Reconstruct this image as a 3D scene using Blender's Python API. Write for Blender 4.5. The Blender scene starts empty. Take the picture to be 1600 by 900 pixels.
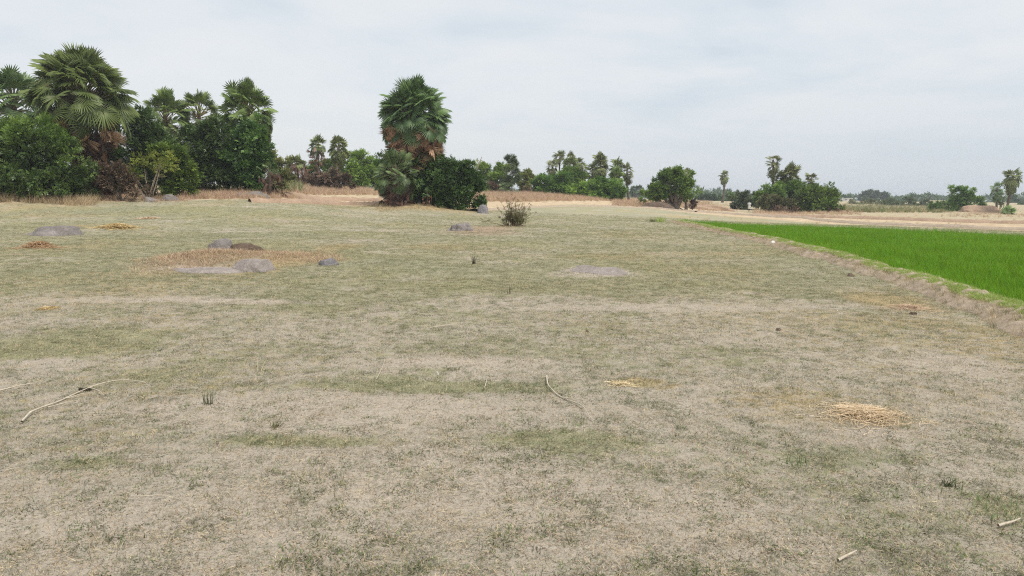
import bpy, bmesh, math, random
import numpy as np
from mathutils import Vector, Matrix

rng = np.random.default_rng(7)
random.seed(7)
SC = bpy.context.scene
COL = SC.collection
F = 1155.0                       # focal length in pixels of a 1600 wide picture
CAM = np.array([0.0, 0.0, 1.6])
PITCH, ROLL = math.atan(142 / F), math.radians(0.5)

# ------------------------------------------------------------------ camera
fw = np.array([0, math.cos(PITCH), -math.sin(PITCH)])
r0 = np.array([1.0, 0, 0]); u0 = np.array([0, math.sin(PITCH), math.cos(PITCH)])
rt = math.cos(ROLL) * r0 + math.sin(ROLL) * u0
up = -math.sin(ROLL) * r0 + math.cos(ROLL) * u0
cd = bpy.data.cameras.new('camera'); cam = bpy.data.objects.new('camera', cd); COL.objects.link(cam)
cd.sensor_width = 36; cd.lens = 36 * F / 1600; cd.clip_start = 0.05; cd.clip_end = 12000
cam.matrix_world = Matrix(((rt[0], up[0], -fw[0], CAM[0]), (rt[1], up[1], -fw[1], CAM[1]), (rt[2], up[2], -fw[2], CAM[2]), (0, 0, 0, 1)))
SC.camera = cam


def P(px, py, D):                # a point seen at a pixel of the photograph, D metres ahead
    d = fw + rt * (px - 800) / F + up * (450 - py) / F
    return CAM + d * (D / d[1])


# ------------------------------------------------------------------ noise
_lat = rng.random((512, 512)).astype(np.float64)


def vnoise(x, y, s=0):
    x = np.asarray(x, float) + 37.7 * s; y = np.asarray(y, float) + 91.3 * s
    xi = np.floor(x).astype(int); yi = np.floor(y).astype(int)
    fx = x - xi; fy = y - yi
    fx = fx * fx * (3 - 2 * fx); fy = fy * fy * (3 - 2 * fy)
    a = _lat[xi % 512, yi % 512]; b = _lat[(xi + 1) % 512, yi % 512]
    c = _lat[xi % 512, (yi + 1) % 512]; d = _lat[(xi + 1) % 512, (yi + 1) % 512]
    return (a * (1 - fx) + b * fx) * (1 - fy) + (c * (1 - fx) + d * fx) * fy


def fbm(x, y, f, o=4, s=0, g=0.5):
    t = 0; a = 1; n = 0
    for k in range(o):
        t = t + a * vnoise(np.asarray(x) * f, np.asarray(y) * f, s + k); n += a; a *= g; f *= 2.03
    return t / n


def sstep(a, b, x):
    t = np.clip((x - a) / (b - a), 0, 1)
    return t * t * (3 - 2 * t)


# ------------------------------------------------------------------ terrain
ctrl = [(0, 330, 45), (0, 301, 56), (-300, 326, 45), (-300, 300, 56), (150, 320, 49), (150, 303, 57), (300, 312, 54), (300, 299, 64),
        (420, 309, 58), (420, 297, 68), (520, 317, 72), (520, 303, 82), (520, 292, 100), (650, 330, 58), (640, 318, 64), (640, 305, 90),
        (640, 300, 115), (800, 326, 72), (850, 319, 90), (850, 305, 118), (800, 303, 118), (950, 326, 80), (950, 313, 112), (1050, 332, 85),
        (1050, 326, 100), (1050, 318, 130), (1170, 330, 120), (1170, 340, 80), (1300, 334, 100), (1300, 347, 66), (1600, 362, 42),
        (1600, 346, 70), (1600, 337, 100), (1450, 331, 120), (1450, 341, 75), (1400, 324, 190), (1600, 328, 180), (2000, 346, 70), (2000, 334, 180)]
C = []
for px, row, D in ctrl:
    p = P(px, row, D); C.append((math.atan2(p[0], p[1]), math.hypot(p[0], p[1]), p[2]))
for a in np.radians(np.arange(-60, 61, 12)):
    for r in (0.5, 1.5, 4, 9, 17, 26, 35):
        C.append((a, r, 0.0))
    for r, z in ((320, 0.9), (700, 0.6), (1700, 0.3)):
        C.append((a, r, z + (0.9 if a < 0.1 and r < 600 else 0)))
C = np.array(C)


def _uv(a, r):
    return np.stack([np.clip(a, -1.1, 1.1) * 5.0, np.log(np.maximum(r, 0.5)) * 2.2], -1)


_cuv = _uv(C[:, 0], C[:, 1])


def _phi(A, B):
    d2 = (A ** 2).sum(1)[:, None] + (B ** 2).sum(1)[None] - 2 * A @ B.T
    return np.sqrt(np.maximum(d2, 0) + 0.02)


_w = np.linalg.solve(_phi(_cuv, _cuv) + 1e-6 * np.eye(len(C)), C[:, 2])


def zbase(x, y):
    x = np.atleast_1d(np.asarray(x, float)); y = np.atleast_1d(np.asarray(y, float))
    sh = x.shape; x = x.ravel(); y = y.ravel()
    out = np.empty(len(x)); a = np.arctan2(x, y); r = np.hypot(x, y)
    back = sstep(1.25, 1.9, np.abs(a))
    q = _uv(a, r)
    for i in range(0, len(x), 20000):
        out[i:i + 20000] = _phi(q[i:i + 20000], _cuv) @ _w
    out = out * sstep(20, 38, r) * (1 - back)
    return out.reshape(sh)


_Ds = np.geomspace(1.2, 2500, 1500)


def hit(px, row, zf=None):       # where the sight line of a pixel meets the terrain
    zf = zf or zbase
    d = fw + rt * (px - 800) / F + up * (450 - row) / F
    pts = CAM[None] + d[None] * (_Ds / d[1])[:, None]
    z = zf(pts[:, 0], pts[:, 1])
    k = np.argmax(pts[:, 2] <= z)
    if pts[k, 2] > z[k]:
        k = len(_Ds) - 1
    p = pts[k].copy(); p[2] = z[k]
    return p


def poly_dist(x, y, poly, closed=False):
    best = np.full(np.shape(x), 1e9); side = np.zeros(np.shape(x)); n = len(poly)
    for i in range(n if closed else n - 1):
        ax, ay = poly[i][:2]; bx, by = poly[(i + 1) % n][:2]
        dx, dy = bx - ax, by - ay; L = dx * dx + dy * dy
        t = np.clip(((x - ax) * dx + (y - ay) * dy) / L, 0, 1)
        d = np.hypot(x - ax - t * dx, y - ay - t * dy)
        side = np.where(d < best, np.sign(dx * (y - ay) - dy * (x - ax)), side)
        best = np.minimum(best, d)
    return best, side


def inside(x, y, poly):
    r = np.zeros(np.shape(x), bool); n = len(poly)
    for i in range(n):
        ax, ay = poly[i][:2]; bx, by = poly[(i + 1) % n][:2]
        c = ((ay > y) != (by > y)) & (x < (bx - ax) * (y - ay) / (by - ay + 1e-12) + ax)
        r ^= c
    return r


bund_line = [hit(px, row) for px, row in ((1058, 348), (1140, 365), (1215, 383), (1300, 405), (1380, 429), (1450, 451), (1530, 479), (1600, 504))]
b0, b1 = bund_line[-2], bund_line[-1]
for k in (1, 2, 3):
    q = b1 + (b1 - b0) / np.linalg.norm(b1 - b0) * 2.2 * k; bund_line.append(q)
bund_line = np.array(bund_line)
# smooth resample
tt = np.r_[0, np.cumsum(np.hypot(*np.diff(bund_line[:, :2], axis=0).T))]
ts = np.linspace(0, tt[-1], 160)
bund_xy = np.stack([np.interp(ts, tt, bund_line[:, 0]), np.interp(ts, tt, bund_line[:, 1])], 1)
for _ in range(12):
    bund_xy[1:-1] = 0.25 * bund_xy[:-2] + 0.5 * bund_xy[1:-1] + 0.25 * bund_xy[2:]
wob = 0.55 * (fbm(ts, ts * 0 + 2.5, 0.22, 3, 33) - 0.5) + 0.35 * (fbm(ts, ts * 0 + 7.5, 0.9, 2, 35) - 0.5); bund_xy[:, 0] += wob
bt = np.gradient(bund_xy, axis=0); bt /= np.linalg.norm(bt, axis=1)[:, None]
bn = np.stack([-bt[:, 1], bt[:, 0]], 1)          # runs towards the camera: left-hand normal points to +x (the paddy)
if bn[80, 0] < 0:
    bn = -bn
left_edge = bund_xy + bn * (0.42 + 0.3 * (fbm(ts, ts * 0 + 1.5, 1.1, 2, 36) - 0.5))[:, None]
far_pts = [hit(px, row) for px, row in ((1062, 346.5), (1320, 358), (1600, 371))]
fd = far_pts[-1] - far_pts[-2]; far_pts.append(far_pts[-1] + fd * 0.5)
paddy = [p for p in left_edge[::-1][::3]] + [p[:2] for p in far_pts[1:]] + [np.array([far_pts[-1][0], 3.0])]
paddy = [np.array(p[:2]) for p in paddy]

mounds = []                      # x, y, rx, ry, height


def mound(px, row, wpx, depth, h):
    p = hit(px, row); mounds.append((p[0], p[1], wpx * p[1] / F / 2, depth, h)); return p


mound(330, 408, 150, 1.7, 0.20)
mound(440, 405, 130, 1.2, 0.12)
mound(655, 326, 170, 4.0, 0.35)
mound(760, 357, 120, 1.2, 0.10)
mound(930, 425, 130, 0.9, 0.05)
mound(690, 572, 330, 0.35, 0.05)
mound(40, 318, 160, 4, 0.3)


def zg(x, y):
    x = np.atleast_1d(np.asarray(x, float)); y = np.atleast_1d(np.asarray(y, float))
    z = zbase(x, y); r = np.hypot(x, y)
    z = z + 0.07 * (fbm(x, y, 0.16, 3, 11) - 0.5) * sstep(3, 12, r) + 0.05 * (fbm(x, y, 0.9, 3, 5) - 0.5) + 0.022 * (fbm(x, y, 4.0, 3, 8) - 0.5)
    z = z + 0.5 * (fbm(x, y, 0.05, 4, 21) - 0.5) * sstep(50, 85, r)
    for mx, my, rx, ry, h in mounds:
        q = ((x - mx) / rx) ** 2 + ((y - my) / ry) ** 2
        z = z + h * np.exp(-q * 1.6) * (0.75 + 0.5 * fbm(x, y, 1.3, 2, 31))
    m = (x > 3) & (y > 1) & (y < 70)
    if m.any():
        d, _ = poly_dist(x[m], y[m], paddy, True); ins = inside(x[m], y[m], paddy)
        z[m] -= 0.16 * np.where(ins, sstep(0, 0.35, d), 0)
    return z


def hitg(px, row):
    p = hit(px, row); p[2] = zg(p[0], p[1])[0]; return p


def gp(px, D):                   # ground under a picture column, D metres ahead
    p = P(px, 308, D); return np.array([p[0], p[1], zg(p[0], p[1])[0]])


# ------------------------------------------------------------------ mesh building
def mesh_from(name, blocks, mats):
    Vs, loops, tots, mi, tint = [], [], [], [], []; off = 0
    for b in blocks:
        V, Fc = np.asarray(b[0], float), np.asarray(b[1], int)
        t = b[2] if len(b) > 2 and b[2] is not None else np.full(len(V), 0.5)
        if np.isscalar(t):
            t = np.full(len(V), t)
        k = Fc.shape[1]
        Vs.append(V); loops.append((Fc + off).ravel()); tots.append(np.full(len(Fc), k)); mi.append(np.full(len(Fc), b[3] if len(b) > 3 else 0))
        tint.append(t); off += len(V)
    V = np.concatenate(Vs); L = np.concatenate(loops); T = np.concatenate(tots)
    me = bpy.data.meshes.new(name)
    me.vertices.add(len(V)); me.vertices.foreach_set('co', V.astype(np.float32).ravel())
    me.loops.add(len(L)); me.loops.foreach_set('vertex_index', L.astype(np.int32))
    me.polygons.add(len(T)); me.polygons.foreach_set('loop_start', np.r_[0, np.cumsum(T)[:-1]].astype(np.int32))
    for m in mats:
        me.materials.append(m)
    me.polygons.foreach_set('material_index', np.concatenate(mi).astype(np.int32))
    me.update(calc_edges=True)
    a = me.attributes.new('tint', 'FLOAT', 'POINT'); a.data.foreach_set('value', np.concatenate(tint).astype(np.float32))
    return me


def smooth(me):
    me.polygons.foreach_set('use_smooth', np.ones(len(me.polygons), bool)); return me


def tag(o, label=None, cat=None, group=None, kind=None):
    if label: o['label'] = label
    if cat: o['category'] = cat
    if group: o['group'] = group
    if kind: o['kind'] = kind
    return o


def empty(name, loc, label, cat, group=None):
    o = bpy.data.objects.new(name, None); o.empty_display_size = 0.2; COL.objects.link(o); o.location = loc
    return tag(o, label, cat, group)


def part(name, blocks, mats, root, label=None, sm=False):
    base = np.array(root.location) if root is not None else np.zeros(3)
    if root is not None and root.parent is not None:
        base = base + np.array(root.parent.location)
    bl = [(np.asarray(b[0]) - base,) + tuple(b[1:]) for b in blocks]
    me = mesh_from(name, bl, mats if isinstance(mats, (list, tuple)) else [mats])
    if sm: smooth(me)
    o = bpy.data.objects.new(name, me); COL.objects.link(o); o.parent = root
    if label: o['label'] = label
    return o


def solo(name, blocks, mats, loc, label, cat, group=None, kind=None, sm=False):
    bl = [(np.asarray(b[0]) - np.asarray(loc),) + tuple(b[1:]) for b in blocks]
    me = mesh_from(name, bl, mats if isinstance(mats, (list, tuple)) else [mats])
    if sm: smooth(me)
    o = bpy.data.objects.new(name, me); COL.objects.link(o); o.location = loc
    return tag(o, label, cat, group, kind)


def inst(V, Fc, M, T):           # many transformed copies of a template in one block
    V = np.asarray(V); n = len(M)
    W = np.einsum('nij,vj->nvi', M, V) + T[:, None, :]
    FF = (np.asarray(Fc)[None] + (np.arange(n) * len(V))[:, None, None]).reshape(-1, np.asarray(Fc).shape[1])
    return W.reshape(-1, 3), FF


def norm(v):
    return v / (np.linalg.norm(v, axis=-1, keepdims=True) + 1e-9)


def frames(X, Zh):               # rotation matrices with x axis X and z axis near Zh
    X = norm(X); Y = norm(np.cross(Zh, X)); Z = np.cross(X, Y)
    return np.stack([X, Y, Z], -1)


def tube(pts, radii, n=7, tint=0.5):
    pts = np.asarray(pts, float); k = len(pts); radii = np.broadcast_to(radii, (k,))
    t = norm(np.gradient(pts, axis=0)); ref = np.array([0.31, 0.95, 0.07]) if abs(t[0][2]) > 0.5 else np.array([0, 0, 1.0])
    a = norm(np.cross(t, np.broadcast_to(ref, t.shape))); b = np.cross(t, a)
    th = np.arange(n) * 2 * math.pi / n
    V = (pts[:, None] + radii[:, None, None] * (a[:, None] * np.cos(th)[None, :, None] + b[:, None] * np.sin(th)[None, :, None])).reshape(-1, 3)
    q = []
    for i in range(k - 1):
        for j in range(n):
            q.append((i * n + j, i * n + (j + 1) % n, (i + 1) * n + (j + 1) % n, (i + 1) * n + j))
    V = np.vstack([V, pts[-1] + t[-1] * radii[-1] * 0.4])
    q += [((k - 1) * n + j, (k - 1) * n + (j + 1) % n, len(V) - 1, len(V) - 1) for j in range(0)]
    tip = [((k - 1) * n + j, (k - 1) * n + (j + 1) % n, len(V) - 1) for j in range(n)]
    return [(V, np.array(q), tint), (V, np.array(tip), tint)]


# ------------------------------------------------------------------ materials
def mat(name):
    m = bpy.data.materials.new(name); m.use_nodes = True
    nt = m.node_tree; nt.nodes.clear()
    return m, nt.nodes, nt.links


def nd(N, t, **k):
    n = N.new(t)
    for a, v in k.items():
        setattr(n, a, v)
    return n


def noise(N, L, vec, scale, detail=5, rough=0.6):
    n = nd(N, 'ShaderNodeTexNoise'); n.inputs['Scale'].default_value = scale; n.inputs['Detail'].default_value = detail
    n.inputs['Roughness'].default_value = rough
    if vec is not None: L.new(vec, n.inputs['Vector'])
    return n.outputs['Fac']


def math_(N, L, op, a, b=None, c=None, clamp=False):
    n = nd(N, 'ShaderNodeMath', operation=op, use_clamp=clamp)
    for i, v in enumerate((a, b, c)):
        if v is None: continue
        if isinstance(v, (int, float)): n.inputs[i].default_value = v
        else: L.new(v, n.inputs[i])
    return n.outputs[0]


def mixc(N, L, fac, a, b):
    n = nd(N, 'ShaderNodeMix', data_type='RGBA')
    for s, v in ((0, fac), (6, a), (7, b)):
        if isinstance(v, (int, float)): n.inputs[s].default_value = v
        elif isinstance(v, tuple): n.inputs[s].default_value = (*v, 1)
        else: L.new(v, n.inputs[s])
    return n.outputs[2]


def ramp(N, L, fac, stops):
    n = nd(N, 'ShaderNodeValToRGB'); e = n.color_ramp.elements
    while len(e) < len(stops): e.new(0.5)
    for i, (p, c) in enumerate(stops):
        e[i].position = p; e[i].color = (*c, 1) if isinstance(c, tuple) else (c, c, c, 1)
    L.new(fac, n.inputs[0]); return n.outputs[0]


def maprange(N, L, v, a, b, c=0.0, d=1.0):
    n = nd(N, 'ShaderNodeMapRange'); n.interpolation_type = 'SMOOTHSTEP'
    L.new(v, n.inputs[0])
    for i, k in enumerate((a, b, c, d)): n.inputs[i + 1].default_value = k
    return n.outputs[0]


def attr(N, name):
    return nd(N, 'ShaderNodeAttribute', attribute_name=name).outputs['Fac']


def leaf_mat(name, dark, light, stalk=None, trans=0.25, rough=0.55, spec=0.25):
    m, N, L = mat(name)
    t = attr(N, 'tint'); oi = nd(N, 'ShaderNodeObjectInfo').outputs['Random']
    st = [(0.0, dark), (0.88, light)]
    if stalk: st += [(0.93, stalk)]
    c = ramp(N, L, t, st)
    hsv = nd(N, 'ShaderNodeHueSaturation'); L.new(c, hsv.inputs['Color'])
    L.new(math_(N, L, 'MULTIPLY_ADD', oi, 0.03, 0.485), hsv.inputs['Hue']); L.new(math_(N, L, 'MULTIPLY_ADD', oi, 0.3, 0.85), hsv.inputs['Value'])
    b = nd(N, 'ShaderNodeBsdfPrincipled'); L.new(hsv.outputs[0], b.inputs['Base Color']); b.inputs['Roughness'].default_value = rough
    b.inputs['Specular IOR Level'].default_value = spec
    tr = nd(N, 'ShaderNodeBsdfTranslucent'); L.new(hsv.outputs[0], tr.inputs['Color'])
    mx = nd(N, 'ShaderNodeMixShader'); mx.inputs[0].default_value = trans
    L.new(b.outputs[0], mx.inputs[1]); L.new(tr.outputs[0], mx.inputs[2])
    o = nd(N, 'ShaderNodeOutputMaterial'); L.new(mx.outputs[0], o.inputs[0])
    return m


def noisy_mat(name, cols, scale, bump=0.3, bscale=None, rough=0.9, dist=0.02):
    m, N, L = mat(name)
    v = nd(N, 'ShaderNodeTexCoord').outputs['Object']
    a = noise(N, L, v, scale, 8, 0.65); b_ = noise(N, L, v, scale * 7.3, 6, 0.65)
    f = math_(N, L, 'MULTIPLY_ADD', b_, 0.45, math_(N, L, 'MULTIPLY', a, 0.6))
    c = ramp(N, L, f, [(0.3 + 0.4 * i / max(1, len(cols) - 1), k) for i, k in enumerate(cols)])
    s = nd(N, 'ShaderNodeBsdfPrincipled'); L.new(c, s.inputs['Base Color']); s.inputs['Roughness'].default_value = rough
    s.inputs['Specular IOR Level'].default_value = 0.2
    bp = nd(N, 'ShaderNodeBump'); bp.inputs['Strength'].default_value = bump; bp.inputs['Distance'].default_value = dist
    L.new(noise(N, L, v, bscale or scale * 8, 8, 0.7), bp.inputs['Height']); L.new(bp.outputs[0], s.inputs['Normal'])
    o = nd(N, 'ShaderNodeOutputMaterial'); L.new(s.outputs[0], o.inputs[0])
    return m


M = {}
M['palm'] = leaf_mat('palm_leaf', (0.068, 0.112, 0.028), (0.235, 0.32, 0.09), (0.34, 0.29, 0.13), 0.2, 0.45, 0.4)
M['palm_blue'] = leaf_mat('palm_leaf_dark', (0.05, 0.088, 0.026), (0.17, 0.245, 0.08), (0.22, 0.22, 0.11), 0.16, 0.42, 0.45)
M['palm_far'] = leaf_mat('palm_leaf_far', (0.085, 0.112, 0.04), (0.25, 0.285, 0.105), (0.36, 0.31, 0.17), 0.15)
M['dead_orange'] = leaf_mat('dead_frond', (0.22, 0.11, 0.07), (0.68, 0.42, 0.285), (0.15, 0.08, 0.05), 0.12, 0.8, 0.1)
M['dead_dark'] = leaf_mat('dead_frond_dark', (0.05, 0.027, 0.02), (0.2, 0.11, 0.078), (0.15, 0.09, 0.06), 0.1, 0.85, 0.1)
M['dead_purple'] = leaf_mat('dead_frond_grey', (0.085, 0.052, 0.042), (0.34, 0.215, 0.165), (0.25, 0.18, 0.14), 0.1, 0.85, 0.1)
M['leaf_dark'] = leaf_mat('leaf_dark', (0.027, 0.063, 0.013), (0.142, 0.238, 0.045), None, 0.2, 0.45, 0.4)
M['leaf_deep'] = leaf_mat('leaf_deep', (0.026, 0.058, 0.013), (0.115, 0.192, 0.042), None, 0.18, 0.45, 0.4)
M['leaf_mid'] = leaf_mat('leaf_mid', (0.056, 0.12, 0.017), (0.205, 0.32, 0.056), None, 0.25)
M['leaf_bright'] = leaf_mat('leaf_bright', (0.09, 0.165, 0.02), (0.3, 0.415, 0.07), None, 0.28)
M['leaf_yellow'] = leaf_mat('leaf_yellow', (0.105, 0.13, 0.02), (0.31, 0.345, 0.065), None, 0.28)
M['leaf_grey'] = leaf_mat('leaf_grey', (0.055, 0.085, 0.036), (0.165, 0.215, 0.095), None, 0.22)
M['leaf_olive'] = leaf_mat('leaf_olive', (0.075, 0.082, 0.03), (0.225, 0.235, 0.096), None, 0.2)
M['twig_brown'] = leaf_mat('dry_twigs', (0.075, 0.050, 0.036), (0.225, 0.155, 0.110), None, 0.1, 0.9, 0.1)
M['straw'] = leaf_mat('straw', (0.45, 0.335, 0.2), (0.8, 0.64, 0.44), None, 0.15, 0.7, 0.2)
M['straw_orange'] = leaf_mat('straw_weathered', (0.36, 0.235, 0.115), (0.64, 0.47, 0.26), None, 0.15, 0.7, 0.2)
M['dry_grass'] = leaf_mat('dry_grass', (0.34, 0.26, 0.155), (0.7, 0.565, 0.37), None, 0.2, 0.8, 0.1)
M['dry_pink'] = leaf_mat('dry_grass_red', (0.36, 0.245, 0.17), (0.66, 0.485, 0.35), None, 0.2, 0.8, 0.1)
M['tuft_green'] = leaf_mat('tuft_green', (0.108, 0.114, 0.054), (0.285, 0.286, 0.15), None, 0.25, 0.7, 0.15)
M['tuft_bright'] = leaf_mat('tuft_bright', (0.08, 0.125, 0.042), (0.225, 0.285, 0.118), None, 0.25, 0.7, 0.15)
M['tuft_grey'] = leaf_mat('tuft_grey', (0.128, 0.126, 0.087), (0.28, 0.268, 0.188), None, 0.2, 0.8, 0.1)
M['tuft_dark'] = leaf_mat('tuft_dark', (0.062, 0.058, 0.04), (0.16, 0.148, 0.098), None, 0.15, 0.8, 0.1)
M['rice'] = leaf_mat('rice_blade', (0.07, 0.185, 0.006), (0.225, 0.425, 0.022), None, 0.35, 0.5, 0.2)
M['weed'] = leaf_mat('weed', (0.050, 0.070, 0.030), (0.140, 0.165, 0.070), None, 0.2, 0.7, 0.15)
M['hump'] = leaf_mat('dry_grass_rust', (0.23, 0.155, 0.1), (0.56, 0.41, 0.285), None, 0.2, 0.8, 0.1)
M['bund_grass'] = leaf_mat('bund_grass', (0.22, 0.3, 0.07), (0.48, 0.56, 0.18), None, 0.3, 0.6, 0.2)
M['bark'] = noisy_mat('bark', [(0.05, 0.04, 0.032), (0.17, 0.135, 0.105), (0.28, 0.24, 0.20)], 3.0, 0.7, 14, 0.95)
M['bark_pale'] = noisy_mat('bark_pale', [(0.20, 0.165, 0.125), (0.42, 0.36, 0.28)], 3.0, 0.4, 14, 0.95)
M['bark_palm'] = noisy_mat('bark_palm', [(0.05, 0.038, 0.030), (0.16, 0.125, 0.10)], 2.5, 0.8, 9, 0.95)
M['stick'] = noisy_mat('dry_stick', [(0.25, 0.20, 0.15), (0.46, 0.40, 0.31), (0.62, 0.56, 0.46)], 14.0, 0.4, 60, 0.9, 0.004)
M['granite'] = noisy_mat('granite', [(0.065, 0.056, 0.052), (0.175, 0.156, 0.147), (0.24, 0.214, 0.20), (0.36, 0.325, 0.305)], 2.6, 1.0, 9, 0.92, 0.07)
M['granite_pale'] = noisy_mat('granite_pale', [(0.12, 0.10, 0.088), (0.245, 0.213, 0.192), (0.32, 0.28, 0.255), (0.44, 0.39, 0.36)], 2.6, 1.0, 9, 0.92, 0.07)
M['granite_blue'] = noisy_mat('granite_blue', [(0.085, 0.08, 0.082), (0.19, 0.18, 0.187), (0.31, 0.295, 0.30)], 3.0, 0.7, 18, 0.92, 0.07)
M['rock_dark'] = noisy_mat('rock_dark', [(0.045, 0.032, 0.024), (0.10, 0.072, 0.052), (0.20, 0.15, 0.115)], 4, 0.8, 18, 0.95)
M['soil'] = noisy_mat('soil', [(0.18, 0.14, 0.10), (0.335, 0.268, 0.20), (0.46, 0.38, 0.29)], 6, 0.8, 30, 0.97)
M['soil_dark'] = noisy_mat('soil_dark', [(0.09, 0.065, 0.048), (0.17, 0.125, 0.095)], 6, 0.8, 30, 0.97)
M['soil_red'] = noisy_mat('soil_red', [(0.23, 0.155, 0.105), (0.36, 0.255, 0.18), (0.45, 0.33, 0.235)], 0.9, 0.9, 4, 0.97, 0.15)
M['crumb'] = noisy_mat('soil_crumb', [(0.30, 0.245, 0.185), (0.39, 0.32, 0.245)], 60, 0.5, 150, 0.97)
M['stone'] = noisy_mat('pebble', [(0.34, 0.31, 0.25), (0.52, 0.49, 0.41)], 20, 0.3, 90, 0.85, 0.004)
M['stone_white'] = noisy_mat('white_stone', [(0.55, 0.53, 0.48), (0.75, 0.73, 0.68)], 10, 0.3, 60, 0.85)
M['dung'] = noisy_mat('dung', [(0.018, 0.014, 0.011), (0.05, 0.04, 0.03)], 30, 0.9, 90, 0.9, 0.01)
M['wall_white'] = noisy_mat('limewash', [(0.70, 0.68, 0.62), (0.82, 0.80, 0.75)], 0.8, 0.2, 6, 0.9)
M['wall_cream'] = noisy_mat('cream_plaster', [(0.68, 0.62, 0.42), (0.80, 0.75, 0.56)], 0.8, 0.2, 6, 0.9)
M['roof'] = noisy_mat('cement_roof', [(0.34, 0.32, 0.30), (0.48, 0.46, 0.43)], 0.8, 0.2, 6, 0.9)
M['opening'] = noisy_mat('dark_opening', [(0.03, 0.03, 0.03), (0.06, 0.06, 0.06)], 2, 0.1, 6, 0.6)
M['skin'] = noisy_mat('skin', [(0.06, 0.035, 0.022), (0.095, 0.055, 0.035)], 8, 0.1, 40, 0.6)
M['hair'] = noisy_mat('hair', [(0.008, 0.007, 0.006), (0.02, 0.018, 0.016)], 30, 0.5, 90, 0.6)
M['cloth'] = noisy_mat('white_cloth', [(0.70, 0.69, 0.66), (0.82, 0.81, 0.78)], 5, 0.3, 20, 0.9)


def ground_mat():
    m, N, L = mat('field_ground')
    v = nd(N, 'ShaderNodeNewGeometry').outputs['Position']
    n0 = noise(N, L, v, 0.22, 5, 0.6); n1 = noise(N, L, v, 1.3, 6, 0.62); n2 = noise(N, L, v, 7, 7, 0.65)
    n3 = noise(N, L, v, 38, 6, 0.65); n4 = noise(N, L, v, 150, 4, 0.6)
    g, s, d, fz, pd, rd = (attr(N, k) for k in ('green', 'bare', 'dry', 'strip', 'paddy', 'red'))
    fine = math_(N, L, 'MULTIPLY_ADD', n3, 0.55, math_(N, L, 'MULTIPLY', n4, 0.45))
    soil = ramp(N, L, fine, [(0.32, (0.165, 0.138, 0.108)), (0.48, (0.378, 0.331, 0.263)), (0.64, (0.52, 0.466, 0.378))])
    soil = mixc(N, L, maprange(N, L, n1, 0.35, 0.68), soil, mixc(N, L, 0.45, soil, (0.41, 0.355, 0.28)))
    grn = ramp(N, L, fine, [(0.33, (0.122, 0.117, 0.062)), (0.5, (0.308, 0.289, 0.167)), (0.66, (0.45, 0.413, 0.26))])
    grn = mixc(N, L, maprange(N, L, n0, 0.38, 0.62), grn, mixc(N, L, 0.55, grn, (0.27, 0.272, 0.20)))
    dry = ramp(N, L, fine, [(0.32, (0.20, 0.15, 0.075)), (0.5, (0.385, 0.30, 0.165)), (0.68, (0.53, 0.43, 0.255))])
    # cover
    x = math_(N, L, 'MULTIPLY_ADD', n2, 1.1, math_(N, L, 'MULTIPLY_ADD', n3, 0.8, math_(N, L, 'MULTIPLY', n1, 0.7)))     # mean 1.3
    gf = maprange(N, L, math_(N, L, 'ADD', x, math_(N, L, 'MULTIPLY_ADD', g, 1.1, -1.85)), -0.16, 0.16)
    col = mixc(N, L, gf, soil, grn)
    df = maprange(N, L, math_(N, L, 'ADD', math_(N, L, 'MULTIPLY_ADD', n4, 0.6, n2), math_(N, L, 'MULTIPLY_ADD', d, 0.8, -1.22)), -0.12, 0.16)
    col = mixc(N, L, df, col, dry)
    sf = maprange(N, L, math_(N, L, 'MULTIPLY_ADD', n2, 0.9, math_(N, L, 'MULTIPLY_ADD', s, 1.0, -0.95)), -0.15, 0.2)
    pale = ramp(N, L, fine, [(0.32, (0.255, 0.222, 0.175)), (0.5, (0.43, 0.372, 0.298)), (0.68, (0.54, 0.48, 0.395))])
    col = mixc(N, L, sf, col, pale)
    strip = ramp(N, L, math_(N, L, 'MULTIPLY_ADD', n2, 0.3, math_(N, L, 'MULTIPLY', n1, 0.7)), [(0.36, (0.32, 0.235, 0.145)), (0.52, (0.50, 0.395, 0.265)), (0.66, (0.60, 0.49, 0.345))])
    col = mixc(N, L, fz, col, strip)
    redc = ramp(N, L, fine, [(0.32, (0.24, 0.155, 0.11)), (0.6, (0.43, 0.31, 0.235))])
    col = mixc(N, L, math_(N, L, 'MULTIPLY', rd, 0.8), col, redc)
    col = mixc(N, L, pd, col, ramp(N, L, fine, [(0.3, (0.03, 0.05, 0.012)), (0.65, (0.09, 0.12, 0.03))]))
    b = nd(N, 'ShaderNodeBsdfPrincipled'); L.new(col, b.inputs['Base Color']); b.inputs['Roughness'].default_value = 0.97
    b.inputs['Specular IOR Level'].default_value = 0.08
    bp = nd(N, 'ShaderNodeBump'); bp.inputs['Strength'].default_value = 1.0; bp.inputs['Distance'].default_value = 0.035
    h = math_(N, L, 'MULTIPLY_ADD', n3, 0.6, math_(N, L, 'MULTIPLY_ADD', n4, 0.25, n2))
    L.new(h, bp.inputs['Height']); L.new(bp.outputs[0], b.inputs['Normal'])
    o = nd(N, 'ShaderNodeOutputMaterial'); L.new(b.outputs[0], o.inputs[0])
    return m


M['ground'] = ground_mat()
N, L = M['rice'].node_tree.nodes, M['rice'].node_tree.links
rp_ = [n for n in N if n.type == 'VALTORGB'][0]; hs = [n for n in N if n.type == 'HUE_SAT'][0]; pos_ = nd(N, 'ShaderNodeNewGeometry').outputs['Position']
L.new(mixc(N, L, maprange(N, L, noise(N, L, pos_, 0.55, 4, 0.6), 0.38, 0.66), rp_.outputs[0], mixc(N, L, 0.4, rp_.outputs[0], (0.22, 0.39, 0.02))), hs.inputs['Color'])

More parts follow.
